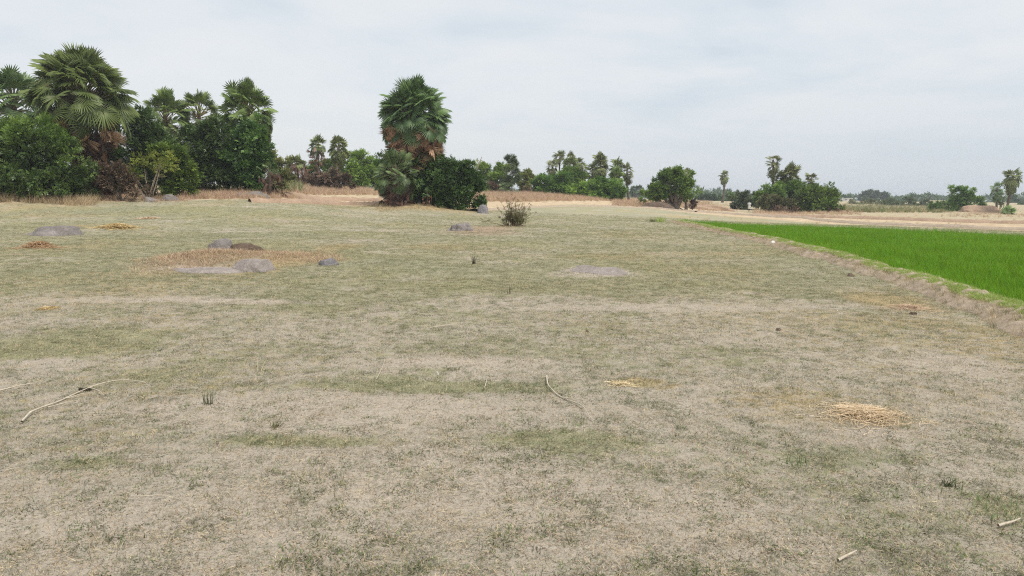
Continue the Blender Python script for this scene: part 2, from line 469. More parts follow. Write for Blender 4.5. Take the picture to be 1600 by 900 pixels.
# ------------------------------------------------------------------ what covers the ground where
patches = [  # px, row, width px, height px, kind, strength
    (690, 568, 380, 16, 'bare', 0.9), (520, 642, 760, 46, 'bare', 0.75), (130, 850, 560, 120, 'bare', 0.55), (760, 790, 900, 70, 'bare', 0.45),
    (1360, 680, 110, 18, 'bare', 1.0), (1500, 575, 190, 50, 'bare', 0.6), (280, 470, 460, 10, 'bare', 0.6), (60, 565, 150, 18, 'bare', 0.6),
    (310, 421, 130, 8, 'bare', 0.7), (930, 425, 120, 18, 'bare', 0.6), (1050, 482, 500, 12, 'bare', 0.5), (720, 740, 400, 30, 'bare', 0.4),
    (480, 845, 300, 50, 'bare', 0.5), (1080, 850, 500, 60, 'bare', 0.4), (760, 360, 110, 14, 'red', 1.0), (340, 405, 190, 34, 'red', 0.8),
    (1390, 470, 120, 24, 'dry', 0.8), (470, 690, 330, 26, 'green', 0.55), (900, 690, 300, 34, 'green', 0.5), (120, 725, 170, 26, 'green', 0.5),
    (660, 604, 460, 22, 'green', 0.45), (90, 530, 260, 70, 'green', 0.4), (1340, 720, 260, 34, 'green', 0.35), (1560, 790, 90, 40, 'green', 0.25),
    (480, 400, 80, 40, 'dry', 0.5), (1100, 560, 400, 50, 'green', 0.2), (860, 450, 400, 20, 'green', 0.25), (30, 316, 120, 14, 'green', 0.9),
    (250, 330, 400, 14, 'green', 0.35), (650, 324, 190, 14, 'dry', 0.9), (1000, 600, 120, 20, 'dry', 0.6), (1250, 640, 300, 70, 'dry', 0.3)]
PT = []
for px, row, w, h, k, s in patches:
    c = hit(px, row); a = hit(px, row - h / 2)[1]; b = hit(px, row + h / 2)[1]
    PT.append((c[0], c[1], w * c[1] / F / 2, max(0.05, abs(a - b) / 2), k, s))
edge_rows = [(-200, 327), (0, 327), (250, 316), (450, 317), (600, 322), (740, 331), (860, 321), (1000, 324), (1100, 337), (1300, 350), (1600, 363), (2000, 378)]
EA, ER = zip(*[(math.atan2(p[0], p[1]), math.hypot(p[0], p[1])) for p in (hit(*e) for e in edge_rows)])


def cover(x, y):
    r = np.hypot(x, y); a = np.arctan2(x, y)
    out = {'green': 0.26 + 0.34 * sstep(4.5, 16, r) + 0.34 * (fbm(x, y, 0.35, 4, 3) - 0.5) * 2 * 0.8 + 0.35 * (fbm(x, y, 1.4, 3, 14) - 0.5),
           'bare': 0.10 + 0.9 * np.clip(fbm(x, y, 0.5, 4, 41) - 0.55, 0, 1) * 2 + 0.12 * (1 - sstep(3, 7, r)), 'dry': 0.25 + 0.9 * (fbm(x, y, 0.28, 4, 51) - 0.45),
           'red': np.zeros_like(r)}
    for cx, cy, rx, ry, k, s in PT:
        wx = x + 0.5 * rx * (fbm(x, y, 1.2 / max(rx, .2), 3, 61) - 0.5); wy = y + 0.9 * ry * (fbm(x, y, 1.2 / max(ry, .15), 3, 62) - 0.5)
        m = np.exp(-1.1 * (((wx - cx) / rx) ** 2 + ((wy - cy) / ry) ** 2) ** 1.5)
        out[k] = out[k] + s * m
        if k == 'bare': out['green'] = out['green'] - 0.7 * s * m
        if k == 'green': out['bare'] = out['bare'] - 0.5 * s * m; out['dry'] = out['dry'] - 0.2 * s * m
    re = np.interp(a, EA, ER) * (1 + 0.03 * (fbm(x, y, 0.3, 3, 71) - 0.5))
    st = sstep(1.0, 1.035, r / re) * (1 - 0.55 * sstep(1.25, 1.6, r / re))
    out['strip'] = st * np.clip(0.55 + 1.2 * fbm(x, y, 0.12, 3, 81), 0, 1)
    out['paddy'] = np.zeros_like(r)
    m = (x > 3) & (y > 1) & (y < 70)
    if m.any():
        d, _ = poly_dist(x[m], y[m], paddy, True); ins = inside(x[m], y[m], paddy)
        out['paddy'][m] = np.where(ins, sstep(0, 0.25, d), 0)
    return {k: np.clip(v, 0, 1) for k, v in out.items()}


def make_ground():
    az = np.radians(np.r_[np.arange(-52, 52.01, 0.2), np.arange(55, 305.1, 3)])
    rr = np.r_[0.0, np.geomspace(0.35, 1500, 540)]
    A, R = np.meshgrid(az, rr[1:], indexing='ij')
    x = (R * np.sin(A)).ravel(); y = (R * np.cos(A)).ravel()
    x = np.r_[x, 0.0]; y = np.r_[y, 0.0]
    z = zg(x, y); na, nr = A.shape
    i = np.arange(na)[:, None]; j = np.arange(nr - 1)[None]; i2 = (i + 1) % na
    q = np.stack([i * nr + j, i2 * nr + j, i2 * nr + j + 1, i * nr + j + 1], -1).reshape(-1, 4)[:, ::-1]
    ii = np.arange(na); t = np.stack([ii * nr, np.full(na, na * nr), ((ii + 1) % na) * nr], -1)
    V = np.stack([x, y, z], 1)
    me = bpy.data.meshes.new('ground')
    L = np.r_[q.ravel(), t.ravel()]; T = np.r_[np.full(len(q), 4), np.full(len(t), 3)]
    me.vertices.add(len(V)); me.vertices.foreach_set('co', V.astype(np.float32).ravel())
    me.loops.add(len(L)); me.loops.foreach_set('vertex_index', L.astype(np.int32))
    me.polygons.add(len(T)); me.polygons.foreach_set('loop_start', np.r_[0, np.cumsum(T)[:-1]].astype(np.int32))
    me.materials.append(M['ground']); me.update(calc_edges=True); smooth(me)
    for k, v in cover(x, y).items():
        a = me.attributes.new(k, 'FLOAT', 'POINT'); a.data.foreach_set('value', v.astype(np.float32))
    o = bpy.data.objects.new('ground', me); COL.objects.link(o)
    tag(o, 'dry stubbly field with patches of bare soil and short grass', 'field', kind='structure')


make_ground()


# ------------------------------------------------------------------ bunds (ridges of earth)
def bund(name, xy, width, h, label, mat_, seg=0.08, n=22):
    xy = np.asarray(xy); t = np.r_[0, np.cumsum(np.hypot(*np.diff(xy, axis=0).T))]
    s = np.arange(0, t[-1], seg)
    c = np.stack([np.interp(s, t, xy[:, 0]), np.interp(s, t, xy[:, 1])], 1)
    tg = norm(np.gradient(c, axis=0)); nn = np.stack([-tg[:, 1], tg[:, 0]], 1)
    if nn[len(nn) // 2, 0] < 0: nn = -nn
    u = np.linspace(-1, 1, n)
    wv = width / 2 * (0.8 + 0.5 * fbm(s, s * 0, 0.6, 3, 4))
    X = c[:, None, 0] + nn[:, None, 0] * u[None] * wv[:, None]; Y = c[:, None, 1] + nn[:, None, 1] * u[None] * wv[:, None]
    prof = (1 - u ** 2) ** 0.8 * (1 + 0.25 * u)
    hv = h * (0.7 + 0.7 * fbm(s, s * 0 + 3, 0.5, 3, 6))
    Z = zg(X.ravel(), Y.ravel()).reshape(X.shape) - 0.05 + prof[None] * (hv[:, None] + 0.05) + np.abs(fbm(X, Y, 3.2, 4, 9) - 0.5) * h * 1.0 * prof[None] + (fbm(X, Y, 9, 3, 19) - 0.5) * h * 0.9 * prof[None]
    k = len(s); i = np.arange(k - 1)[:, None]; j = np.arange(n - 1)[None]
    q = np.stack([i * n + j, i * n + j + 1, (i + 1) * n + j + 1, (i + 1) * n + j], -1).reshape(-1, 4)
    if nn[0, 0] * tg[0, 1] - nn[0, 1] * tg[0, 0] > 0: pass
    V = np.stack([X, Y, Z], -1).reshape(-1, 3)
    o = solo(name, [(V, q, 0.5)], mat_, (0, 0, 0), label, 'earth ridge', kind='structure', sm=True)
    return o, c, nn, wv


main_bund, bc, bnn, bw = bund('earth_bund', bund_xy, 1.0, 0.15, 'long low earth ridge along the edge of the green rice', M['soil'])


def px_line(pts, step=3):
    out = []
    for (x0, y0), (x1, y1) in zip(pts[:-1], pts[1:]):
        k = max(2, int(abs(x1 - x0) / 12))
        for t in np.linspace(0, 1, k, endpoint=False): out.append(hit(x0 + (x1 - x0) * t, y0 + (y1 - y0) * t)[:2])
    out.append(hit(*pts[-1])[:2]); out = np.array(out)
    for _ in range(6): out[1:-1] = 0.25 * out[:-2] + 0.5 * out[1:-1] + 0.25 * out[2:]
    return out


for pts, w, h in (([(390, 316), (500, 319), (600, 322)], 1.1, 0.22), ([(440, 308), (520, 311), (620, 313)], 1.2, 0.3), ([(740, 331), (860, 322), (1010, 325), (1090, 333)], 0.9, 0.14),
                  ([(1080, 332), (1200, 340), (1330, 349), (1620, 361)], 0.9, 0.16), ([(1180, 338), (1330, 343), (1620, 351)], 1.1, 0.22)):
    bund('earth_bund', px_line(pts), w, h, 'low weathered ridge of earth across the far side of the dry field', M['soil_red'] if h > 0.2 else M['soil'], 0.25, 10)


# ------------------------------------------------------------------ scattering of uncountable cover
def scatter(name, label, cat, pts, sources, scl, tilt=0.15, idx=None):
    n = len(pts); me = bpy.data.meshes.new(name); me.vertices.add(n); me.vertices.foreach_set('co', pts.astype(np.float32).ravel())
    rot = np.stack([rng.normal(0, tilt, n), rng.normal(0, tilt, n), rng.random(n) * 6.283], 1).astype(np.float32)
    a = me.attributes.new('rot', 'FLOAT_VECTOR', 'POINT'); a.data.foreach_set('vector', rot.ravel())
    a = me.attributes.new('scl', 'FLOAT', 'POINT'); a.data.foreach_set('value', scl.astype(np.float32))
    a = me.attributes.new('vi', 'INT', 'POINT'); a.data.foreach_set('value', (rng.integers(0, len(sources), n) if idx is None else idx).astype(np.int32))
    o = bpy.data.objects.new(name, me); COL.objects.link(o); tag(o, label, cat, kind='stuff')
    cl = bpy.data.collections.new(name + ' sources')
    for k, s in enumerate(sources): cl.objects.link(s)
    ng = bpy.data.node_groups.new(name, 'GeometryNodeTree')
    ng.interface.new_socket('Geometry', in_out='INPUT', socket_type='NodeSocketGeometry'); ng.interface.new_socket('Geometry', in_out='OUTPUT', socket_type='NodeSocketGeometry')
    N, L = ng.nodes, ng.links
    gi = N.new('NodeGroupInput'); go = N.new('NodeGroupOutput'); ip = N.new('GeometryNodeInstanceOnPoints'); ci = N.new('GeometryNodeCollectionInfo')
    ci.inputs['Collection'].default_value = cl; ci.inputs['Separate Children'].default_value = True; ci.inputs['Reset Children'].default_value = True
    L.new(gi.outputs[0], ip.inputs['Points']); L.new(ci.outputs[0], ip.inputs['Instance']); ip.inputs['Pick Instance'].default_value = True

    def na(nm, ty):
        q = N.new('GeometryNodeInputNamedAttribute'); q.data_type = ty; q.inputs['Name'].default_value = nm; return q.outputs['Attribute']
    L.new(na('vi', 'INT'), ip.inputs['Instance Index']); L.new(na('scl', 'FLOAT'), ip.inputs['Scale'])
    e = N.new('FunctionNodeEulerToRotation'); L.new(na('rot', 'FLOAT_VECTOR'), e.inputs[0]); L.new(e.outputs[0], ip.inputs['Rotation'])
    L.new(ip.outputs[0], go.inputs[0])
    md = o.modifiers.new('scatter', 'NODES'); md.node_group = ng
    return o


def blades(n, l0, l1, w, spread, bend, base_r=0.01, segs=2, tint=None, flat=False, lean0=0.0):
    """n curved grass blades around a point, as one block of quads"""
    V, Q, T = [], [], []
    for i in range(n):
        a = rng.random() * 6.283; L = rng.uniform(l0, l1); lean = min(1.5, lean0 + abs(rng.normal(0, spread))); d = np.array([math.cos(a), math.sin(a), 0])
        b = np.array([rng.normal(0, base_r), rng.normal(0, base_r), 0.0 if not flat else rng.uniform(0, 0.006)])
        side = np.array([-d[1], d[0], 0]) * w / 2; tw = rng.normal(0, 0.6); side = side * math.cos(tw) + d * math.sin(tw) * w / 2
        k0 = len(V); p = b.copy(); ang = lean if not flat else 1.45 + rng.normal(0, 0.08)
        t = rng.uniform(0.05, 0.85) if tint is None else rng.uniform(*tint)
        for s in range(segs + 1):
            f = 1 - 0.85 * s / segs
            V += [p - side * f, p + side * f]; T += [t, t]
            p = p + (d * math.sin(ang) + np.array([0, 0, math.cos(ang)])) * L / segs
            if flat: p[2] = max(p[2], 0.002)
            ang += bend * rng.uniform(0.5, 1.4) / segs
        for s in range(segs): Q.append((k0 + 2 * s, k0 + 2 * s + 1, k0 + 2 * s + 3, k0 + 2 * s + 2))
    return (np.array(V), np.array(Q), np.array(T))


def srcs(name, fn, k, m):
    out = []
    for i in range(k):
        me = mesh_from(name, [fn()], [m] if not isinstance(m, list) else [m[i % len(m)]]); out.append(bpy.data.objects.new(name, me))
    return out


def clod():
    bm = bmesh.new(); bmesh.ops.create_icosphere(bm, subdivisions=1, radius=1)
    V = np.array([v.co[:] for v in bm.verts]); Fc = np.array([[v.index for v in f.verts] for f in bm.faces]); bm.free()
    V = V * rng.uniform(0.7, 1.25, (len(V), 1)) * np.array([1, rng.uniform(0.6, 1), rng.uniform(0.35, 0.6)]) * 0.015
    return V, Fc, 0.5


def field_points(n, r0_, r1_, p=0.0, amax=47):
    a = np.radians(rng.uniform(-amax, amax, n)); u = rng.random(n)
    k = 1 + p
    r = (r0_ ** k + u * (r1_ ** k - r0_ ** k)) ** (1 / k)
    return r * np.sin(a), r * np.cos(a), r


def on_field(x, y):
    r = np.hypot(x, y); a = np.arctan2(x, y)
    ok = r < np.interp(a, EA, ER) * 1.02
    d, _ = poly_dist(x, y, bund_xy[::6]); ins = inside(x, y, paddy)
    return ok & ~ins & (d > 0.35)


def lay(n, r0_, r1_, p, key):
    x, y, r = field_points(n, r0_, r1_, p); m = on_field(x, y); x, y, r = x[m], y[m], r[m]
    c = cover(x, y); pr = key(c, x, y, r); m = rng.random(len(x)) < pr
    x, y, r = x[m], y[m], r[m]
    return np.stack([x, y, zg(x, y)], 1), r


clump = lambda x, y, f, s: sstep(0.40, 0.64, fbm(x, y, f, 3, s))
G = M['tuft_green'], M['tuft_grey'], M['tuft_green'], M['tuft_bright'], M['tuft_grey'], M['dry_grass']
p, r = lay(900000, 2.1, 64, -0.1, lambda c, x, y, r: np.clip(c['green'] * 1.5 - 0.4 * c['bare'], 0.06, 1) * (0.34 + 0.66 * clump(x, y, 5, 101)) * (0.5 + 0.5 * sstep(5, 13, r)))
scatter('short_grass', 'short greyish green grass growing low over the dry field', 'grass', p,
        srcs('grass_tuft', lambda: blades(16, 0.009, 0.030, 0.0032, 0.7, 0.3, 0.028, lean0=0.6), 12, list(G)), (rng.uniform(0.5, 1.2, len(p)) * (1 + 0.014 * np.minimum(r, 45))), 0.2)
p, r = lay(520000, 2.0, 40, -0.3, lambda c, x, y, r: np.clip(0.45 + 0.35 * c['dry'] - 0.15 * c['bare'], 0.1, 1) * (0.3 + 0.7 * clump(x, y, 3.4, 105)) * (0.5 + 0.5 * sstep(5, 12, r)))
scatter('matted_grass', 'matted dead grass lying flat on the dry soil', 'grass', p,
        srcs('grass_mat', lambda: blades(12, 0.008, 0.036, 0.0028, 0.2, 0.1, 0.03, 2, None, True), 9, [M['tuft_grey'], M['dry_grass'], M['tuft_dark'], M['tuft_grey'], M['tuft_green'], M['tuft_green']]), rng.uniform(0.6, 1.3, len(p)), 0.1)
p, r = lay(420000, 2.1, 62, -0.15, lambda c, x, y, r: np.clip(0.2 + 0.8 * c['dry'], 0, 1) * (0.25 + 0.75 * clump(x, y, 4, 111)) * (0.6 + 0.4 * sstep(5, 12, r)))
scatter('dry_stubble', 'thin dry straw coloured stubble standing over the field', 'grass', p,
        srcs('stubble_tuft', lambda: blades(8, 0.012, 0.045, 0.0024, 0.7, 0.4, 0.026, lean0=0.4), 6, [M['dry_grass'], M['dry_grass'], M['tuft_grey']]), rng.uniform(0.5, 1.15, len(p)) * (1 + 0.01 * np.minimum(r, 40)))
p, r = lay(90000, 2.0, 40, -0.3, lambda c, x, y, r: np.clip(0.25 + 0.4 * c['bare'] + 0.3 * c['dry'], 0, 1) * (0.2 + 0.8 * clump(x, y, 2.2, 121)))
scatter('straw_litter', 'bits of pale straw lying loose on the field', 'litter', p,
        srcs('straw_bits', lambda: blades(5, 0.02, 0.075, 0.0022, 0.2, 0.05, 0.05, 2, None, True), 6, [M['dry_grass'], M['dry_grass'], M['tuft_dark']]), rng.uniform(0.5, 1.3, len(p)))
p, r = lay(9000, 3.0, 30, 0.0, lambda c, x, y, r: np.clip(0.1 + c['dry'], 0, 1) * (0.1 + 0.9 * clump(x, y, 0.7, 131)))
scatter('dry_stems', 'thin upright dry grass stems dotted over the field', 'grass', p,
        srcs('dry_stem', lambda: blades(3, 0.05, 0.14, 0.0022, 0.25, 0.3, 0.02, 3), 6, M['dry_grass']), rng.uniform(0.6, 1.2, len(p)))
p, r = lay(260000, 2.0, 26, -0.4, lambda c, x, y, r: np.clip(0.4 + 0.5 * c['bare'] - 0.2 * c['green'], 0.05, 1) * (0.15 + 0.85 * clump(x, y, 4, 141)))
scatter('soil_crumbs', 'crumbs and small clods of grey brown soil on the field', 'soil', p, srcs('soil_clod', clod, 6, [M['crumb'], M['crumb'], M['soil']]), 0.15 + 0.75 * rng.random(len(p)) ** 3, 0.5)
p, r = lay(80000, 2.1, 45, -0.2, lambda c, x, y, r: np.clip(0.4 + c['green'], 0, 1) * (0.05 + 0.95 * clump(x, y, 4.2, 151) ** 2) * (1.7 - 0.8 * sstep(6, 14, r)))
scatter('small_weeds', 'small dark low weeds dotted over the field', 'weeds', p,
        srcs('weed_tuft', lambda: blades(20, 0.010, 0.034, 0.005, 0.6, 0.3, 0.028, lean0=0.7), 8, [M['tuft_dark'], M['tuft_bright'], M['weed'], M['tuft_green']]), rng.uniform(0.4, 1.2, len(p)))

# rice
bx = np.array(paddy); x0, y0 = bx.min(0); x1, y1 = bx.max(0)
gx, gy = np.meshgrid(np.arange(x0, x1, 0.15), np.arange(y0, y1, 0.15)); gx = gx.ravel() + rng.normal(0, 0.04, gx.size); gy = gy.ravel() + rng.normal(0, 0.04, gy.size)
m = inside(gx, gy, paddy) & (np.abs(np.arctan2(gx, gy)) < 0.86); gx, gy = gx[m], gy[m]
p = np.stack([gx, gy, zg(gx, gy)], 1); hv = 0.66 + 0.75 * fbm(gx, gy, 0.45, 3, 77) + rng.normal(0, 0.07, len(gx))
scatter('rice_crop', 'bright green young rice standing in the flooded plot on the right', 'rice', p, srcs('rice_hill', lambda: blades(26, 0.2, 0.36, 0.0065, 0.24, 0.7, 0.035, 3), 8, M['rice']), hv, 0.06)

# grass on the bund
k = rng.integers(0, len(bc), 60000); u = np.where(rng.random(60000) < 0.75, rng.normal(0.08, 0.38, 60000), rng.uniform(-1.0, 0.4, 60000))
gx = bc[k, 0] + bnn[k, 0] * u * bw[k] + rng.normal(0, 0.03, 60000); gy = bc[k, 1] + bnn[k, 1] * u * bw[k] + rng.normal(0, 0.03, 60000)
near = rng.random(60000) < np.where(u < -0.25, 0.3, 0.8); gx, gy, u, k = gx[near], gy[near], u[near], k[near]
pz = zg(gx, gy) - 0.05 + np.clip(1 - u ** 2, 0, 1) ** 0.8 * (1 + .25 * u) * (0.15 * (0.7 + 0.7 * fbm(k * 0.08, k * 0.0 + 3, 0.5, 3, 6)) + 0.05)
scatter('bund_grass', 'short fresh green grass along the top of the earth ridge', 'grass', np.stack([gx, gy, pz], 1)[u >= -0.25],
        srcs('bund_tuft', lambda: blades(16, 0.025, 0.09, 0.006, 0.8, 0.8, 0.03), 6, [M['bund_grass'], M['bund_grass'], M['bund_grass']]), rng.uniform(0.4, 1.1, int((u >= -0.25).sum())))
scatter('bund_stubble', 'dry stubble hanging on the bare side of the earth ridge', 'grass', np.stack([gx, gy, pz], 1)[u < -0.25],
        srcs('bund_straw', lambda: blades(10, 0.03, 0.11, 0.004, 0.8, 0.8, 0.03), 6, [M['dry_grass'], M['tuft_green'], M['dry_grass']]), rng.uniform(0.5, 1.2, int((u < -0.25).sum())))

# tall dry grass on the banks: px range, row range, number, size, which
TG = [((-60, 150), (303, 322), 1500, 0.9, 0), ((120, 300), (306, 316), 500, 0.55, 1), ((285, 470), (297, 311), 1500, 0.75, 1), ((425, 470), (280, 302), 500, 1.5, 2),
      ((440, 610), (291, 303), 2200, 0.8, 1), ((585, 745), (318, 331), 900, 0.35, 0), ((740, 1000), (303, 314), 4200, 0.95, 1), ((960, 1110), (314, 323), 1600, 0.9, 1),
      ((1090, 1155), (318, 330), 400, 0.6, 1), ((1180, 1340), (328, 337), 1100, 0.7, 1), ((1310, 1480), (320, 333), 2600, 0.9, 2), ((1480, 1600), (325, 340), 500, 0.5, 1), ((1060, 1600), (334, 352), 160, 0.4, 0)]
pp, ss, vi = [], [], []
for (xa, xb), (ya, yb), n, s, w in TG:
    a0, a1 = hit(xa, (ya + yb) / 2), hit(xb, (ya + yb) / 2)
    qa, qb = hit((xa + xb) / 2, yb), hit((xa + xb) / 2, ya)
    for _ in range(n):
        q = hit(rng.uniform(xa, xb), rng.uniform(ya, yb)) if n < 200 else None
        if q is None:
            px = rng.uniform(xa, xb); f = rng.random(); q = None
            row = ya + (yb - ya) * f
            key = (round(px / 6), round(row))
            q = hit_cache.get(key) if 'hit_cache' in globals() else None
            if q is None:
                if 'hit_cache' not in globals(): hit_cache = {}
                q = hit_cache[key] = hit(key[0] * 6, key[1])
            q = q + np.array([rng.uniform(-3, 3) * q[1] / F, rng.uniform(-0.5, 0.5) * min(6, q[1] ** 2 / (1.6 * F) * 0.6), 0])
        if q[1] > 260: continue
        pp.append(q[:2]); ss.append(s * rng.uniform(0.5, 1.25)); vi.append(w * 4 + rng.integers(0, 4))
pp = np.array(pp); pp3 = np.stack([pp[:, 0], pp[:, 1], zg(pp[:, 0], pp[:, 1])], 1)
tall = srcs('tall_grass', lambda: blades(26, 0.35, 0.75, 0.016, 0.45, 0.7, 0.12, 3), 4, M['dry_grass']) + srcs('tall_grass', lambda: blades(26, 0.35, 0.75, 0.016, 0.45, 0.7, 0.12, 3), 4, [M['dry_pink'], M['dry_pink'], M['dry_grass'], M['dry_pink']]) \
    + srcs('tall_grass', lambda: blades(26, 0.35, 0.8, 0.018, 0.4, 0.6, 0.12, 3), 4, [M['leaf_olive'], M['dry_grass'], M['leaf_olive'], M['tuft_bright']])
for i, o in enumerate(tall): o.name = 'tall_grass' if i == 0 else 'tall_grass.%03d' % i
scatter('bank_grass', 'tall dry tan grass along the banks behind the field', 'grass', pp3, tall, np.array(ss), 0.1, np.array(vi))


# ------------------------------------------------------------------ leaves, bushes, trees
def sprig_template(n=5, L=1.0, w=0.36):
    V, T = [], []
    for i in range(n):
        t = (i + 0.5) / n; a = (1 if i % 2 else -1) * rng.uniform(0.5, 1.1) if i < n - 1 else 0.0
        b = np.array([t * 0.75, 0, 0.0]); d = np.array([math.cos(a), math.sin(a), rng.uniform(-0.35, 0.25)]); d /= np.linalg.norm(d)
        s = np.cross(d, [0, 0, 1]); s /= np.linalg.norm(s); l = rng.uniform(0.35, 0.5); k = len(V)
        V += [b, b + d * l * 0.5 + s * w * l / 2 + [0, 0, 0.02], b + d * l, b + d * l * 0.5 - s * w * l / 2 + [0, 0, 0.02]]
        T += [(k, k + 1, k + 2), (k, k + 2, k + 3)]
    return np.array(V), np.array(T)


SPRIGS = [sprig_template(5, 1, w) for w in (0.45, 0.55, 0.65, 0.5)]
SPRIGS_FINE = [sprig_template(8, 1, 0.26) for _ in range(3)]


def foliage(lobes, n, size, clump_r=0.235, shell=0.55, fine=False, droop=0.0, nclump=None):
    """leaf sprigs gathered in clumps through the volume of some ellipsoids"""
    lobes = np.array(lobes, float); vol = (lobes[:, 3] * lobes[:, 4] * lobes[:, 5]) ** (2 / 3); w = vol / vol.sum()
    blocks = []; tmpl = SPRIGS_FINE if fine else SPRIGS
    C_, Rr, Nn = [], [], []
    for lb, f in zip(lobes, w):
        k = max(7, int((nclump or n / 62) * f)); d = norm(rng.normal(size=(k, 3))); d[:, 2] = np.where(d[:, 2] < -0.55, -d[:, 2], d[:, 2])
        seed = rng.integers(0, 99); rad = (shell + (1 - shell) * rng.random(k) ** 0.5) * (0.46 + 1.08 * fbm(np.arctan2(d[:, 0], d[:, 1]) * 1.5, d[:, 2] * 1.5, 1.7, 2, seed))
        C_.append(lb[:3] + d * lb[3:6] * rad[:, None]); Rr.append(np.full(k, lb[3:6].mean() * clump_r) * rng.uniform(0.6, 1.35, k)); Nn.append(d)
    C_ = np.concatenate(C_); Rr = np.concatenate(Rr); Nn = np.concatenate(Nn); ct = rng.uniform(0.0, 0.7, len(C_)) ** 1.2
    per = max(3, int(n / len(C_))); idx = np.repeat(np.arange(len(C_)), per); m = len(idx)
    off = rng.normal(size=(m, 3)) * 0.55; off[:, 2] *= 0.75
    pos = C_[idx] + off * Rr[idx][:, None]
    X = norm(norm(off) * 0.8 + Nn[idx] * 0.7 + rng.normal(size=(m, 3)) * 0.5 + np.array([0, 0, -droop]))
    Z = norm(np.array([0, 0, 0.9]) + Nn[idx] * 0.6 + rng.normal(size=(m, 3)) * 0.45)
    Mx = frames(X, Z) * (size * rng.uniform(0.65, 1.3, m))[:, None, None]
    tn = np.clip(ct[idx] + rng.uniform(0, 0.28, m), 0, 0.88); ch = rng.integers(0, len(tmpl), m)
    for c in range(len(tmpl)):
        s = ch == c
        if not s.any(): continue
        V, Fc = inst(*tmpl[c], Mx[s], pos[s]); blocks.append((V, Fc, np.repeat(tn[s], len(tmpl[c][0]))))
    return blocks


def px_lobes(D, L):
    out = []
    for l in L:
        px, py, rx, ry = l[:4]; dd = D + (l[4] if len(l) > 4 else 0); c = P(px, py, dd); k = dd / F
        out.append((c[0], c[1], c[2], rx * k, rx * k * 0.85, ry * k))
    return out


def limbs(base, lobes, r, mt, n=1):
    bl = []; base = np.asarray(base, float)
    for i in range(n):
        b = base + np.array([rng.normal(0, r * 1.5), rng.normal(0, r * 1.5), -0.1]) * (1 if n > 1 else np.array([0, 0, 1]))
        tops = lobes if i == 0 else [lobes[rng.integers(0, len(lobes))]]
        for j, lb in enumerate(tops):
            e = np.array(lb[:3]) + rng.normal(0, 0.15, 3) * np.array(lb[3:6]); mid = b * 0.5 + e * 0.5 + rng.normal(0, 0.06, 3) * np.linalg.norm(e - b) + np.array([0, 0, 0.1 * (e - b)[2]])
            t = np.linspace(0, 1, 7)[:, None]; c = (1 - t) ** 2 * b + 2 * t * (1 - t) * mid + t * t * e
            bl += tube(c, np.linspace(r, r * 0.25, 7), 6)
            for _ in range(3):
                s = c[rng.integers(3, 6)]; d = norm(rng.normal(size=3) + np.array([0, 0, .6])); ln = 0.8 * np.mean(lb[3:6])
                bl += tube([s, s + d * ln * 0.5 + rng.normal(0, .05, 3), s + d * ln], [r * 0.3, r * 0.2, r * 0.08], 4)
    return bl


def bush(name, label, cat, D, base_px, L, n, size, mt, group=None, r=0.06, stems=2, bark='bark', base_row=None, **kw):
    lobes = px_lobes(D, L); base = gp(base_px, D)
    low = []
    if (cat in ('bush', 'vine') and D < 140) or (cat == 'tree' and 105 < D < 135 and group in (GM, GC)):
        for lb in lobes:
            gz = base[2]; hh = lb[2] - gz
            if hh > 0.2: q = rng.uniform(.45, .85); low.append((lb[0] + rng.normal(0, .15) * lb[3], lb[1] - .1 * lb[4], gz + 0.34 * hh, lb[3] * q, lb[4] * q, max(0.3, 0.42 * hh)))
    n = int(n * (1 + 0.5 * bool(low)))
    root = empty(name, base, label, cat, group)
    part('crown' if cat == 'tree' else 'foliage', foliage(lobes + low, n, size, **kw), M[mt], root)
    part('trunk' if cat == 'tree' else 'stems', limbs(base, lobes, r, M[bark], stems), M[bark], root, sm=True)
    return root


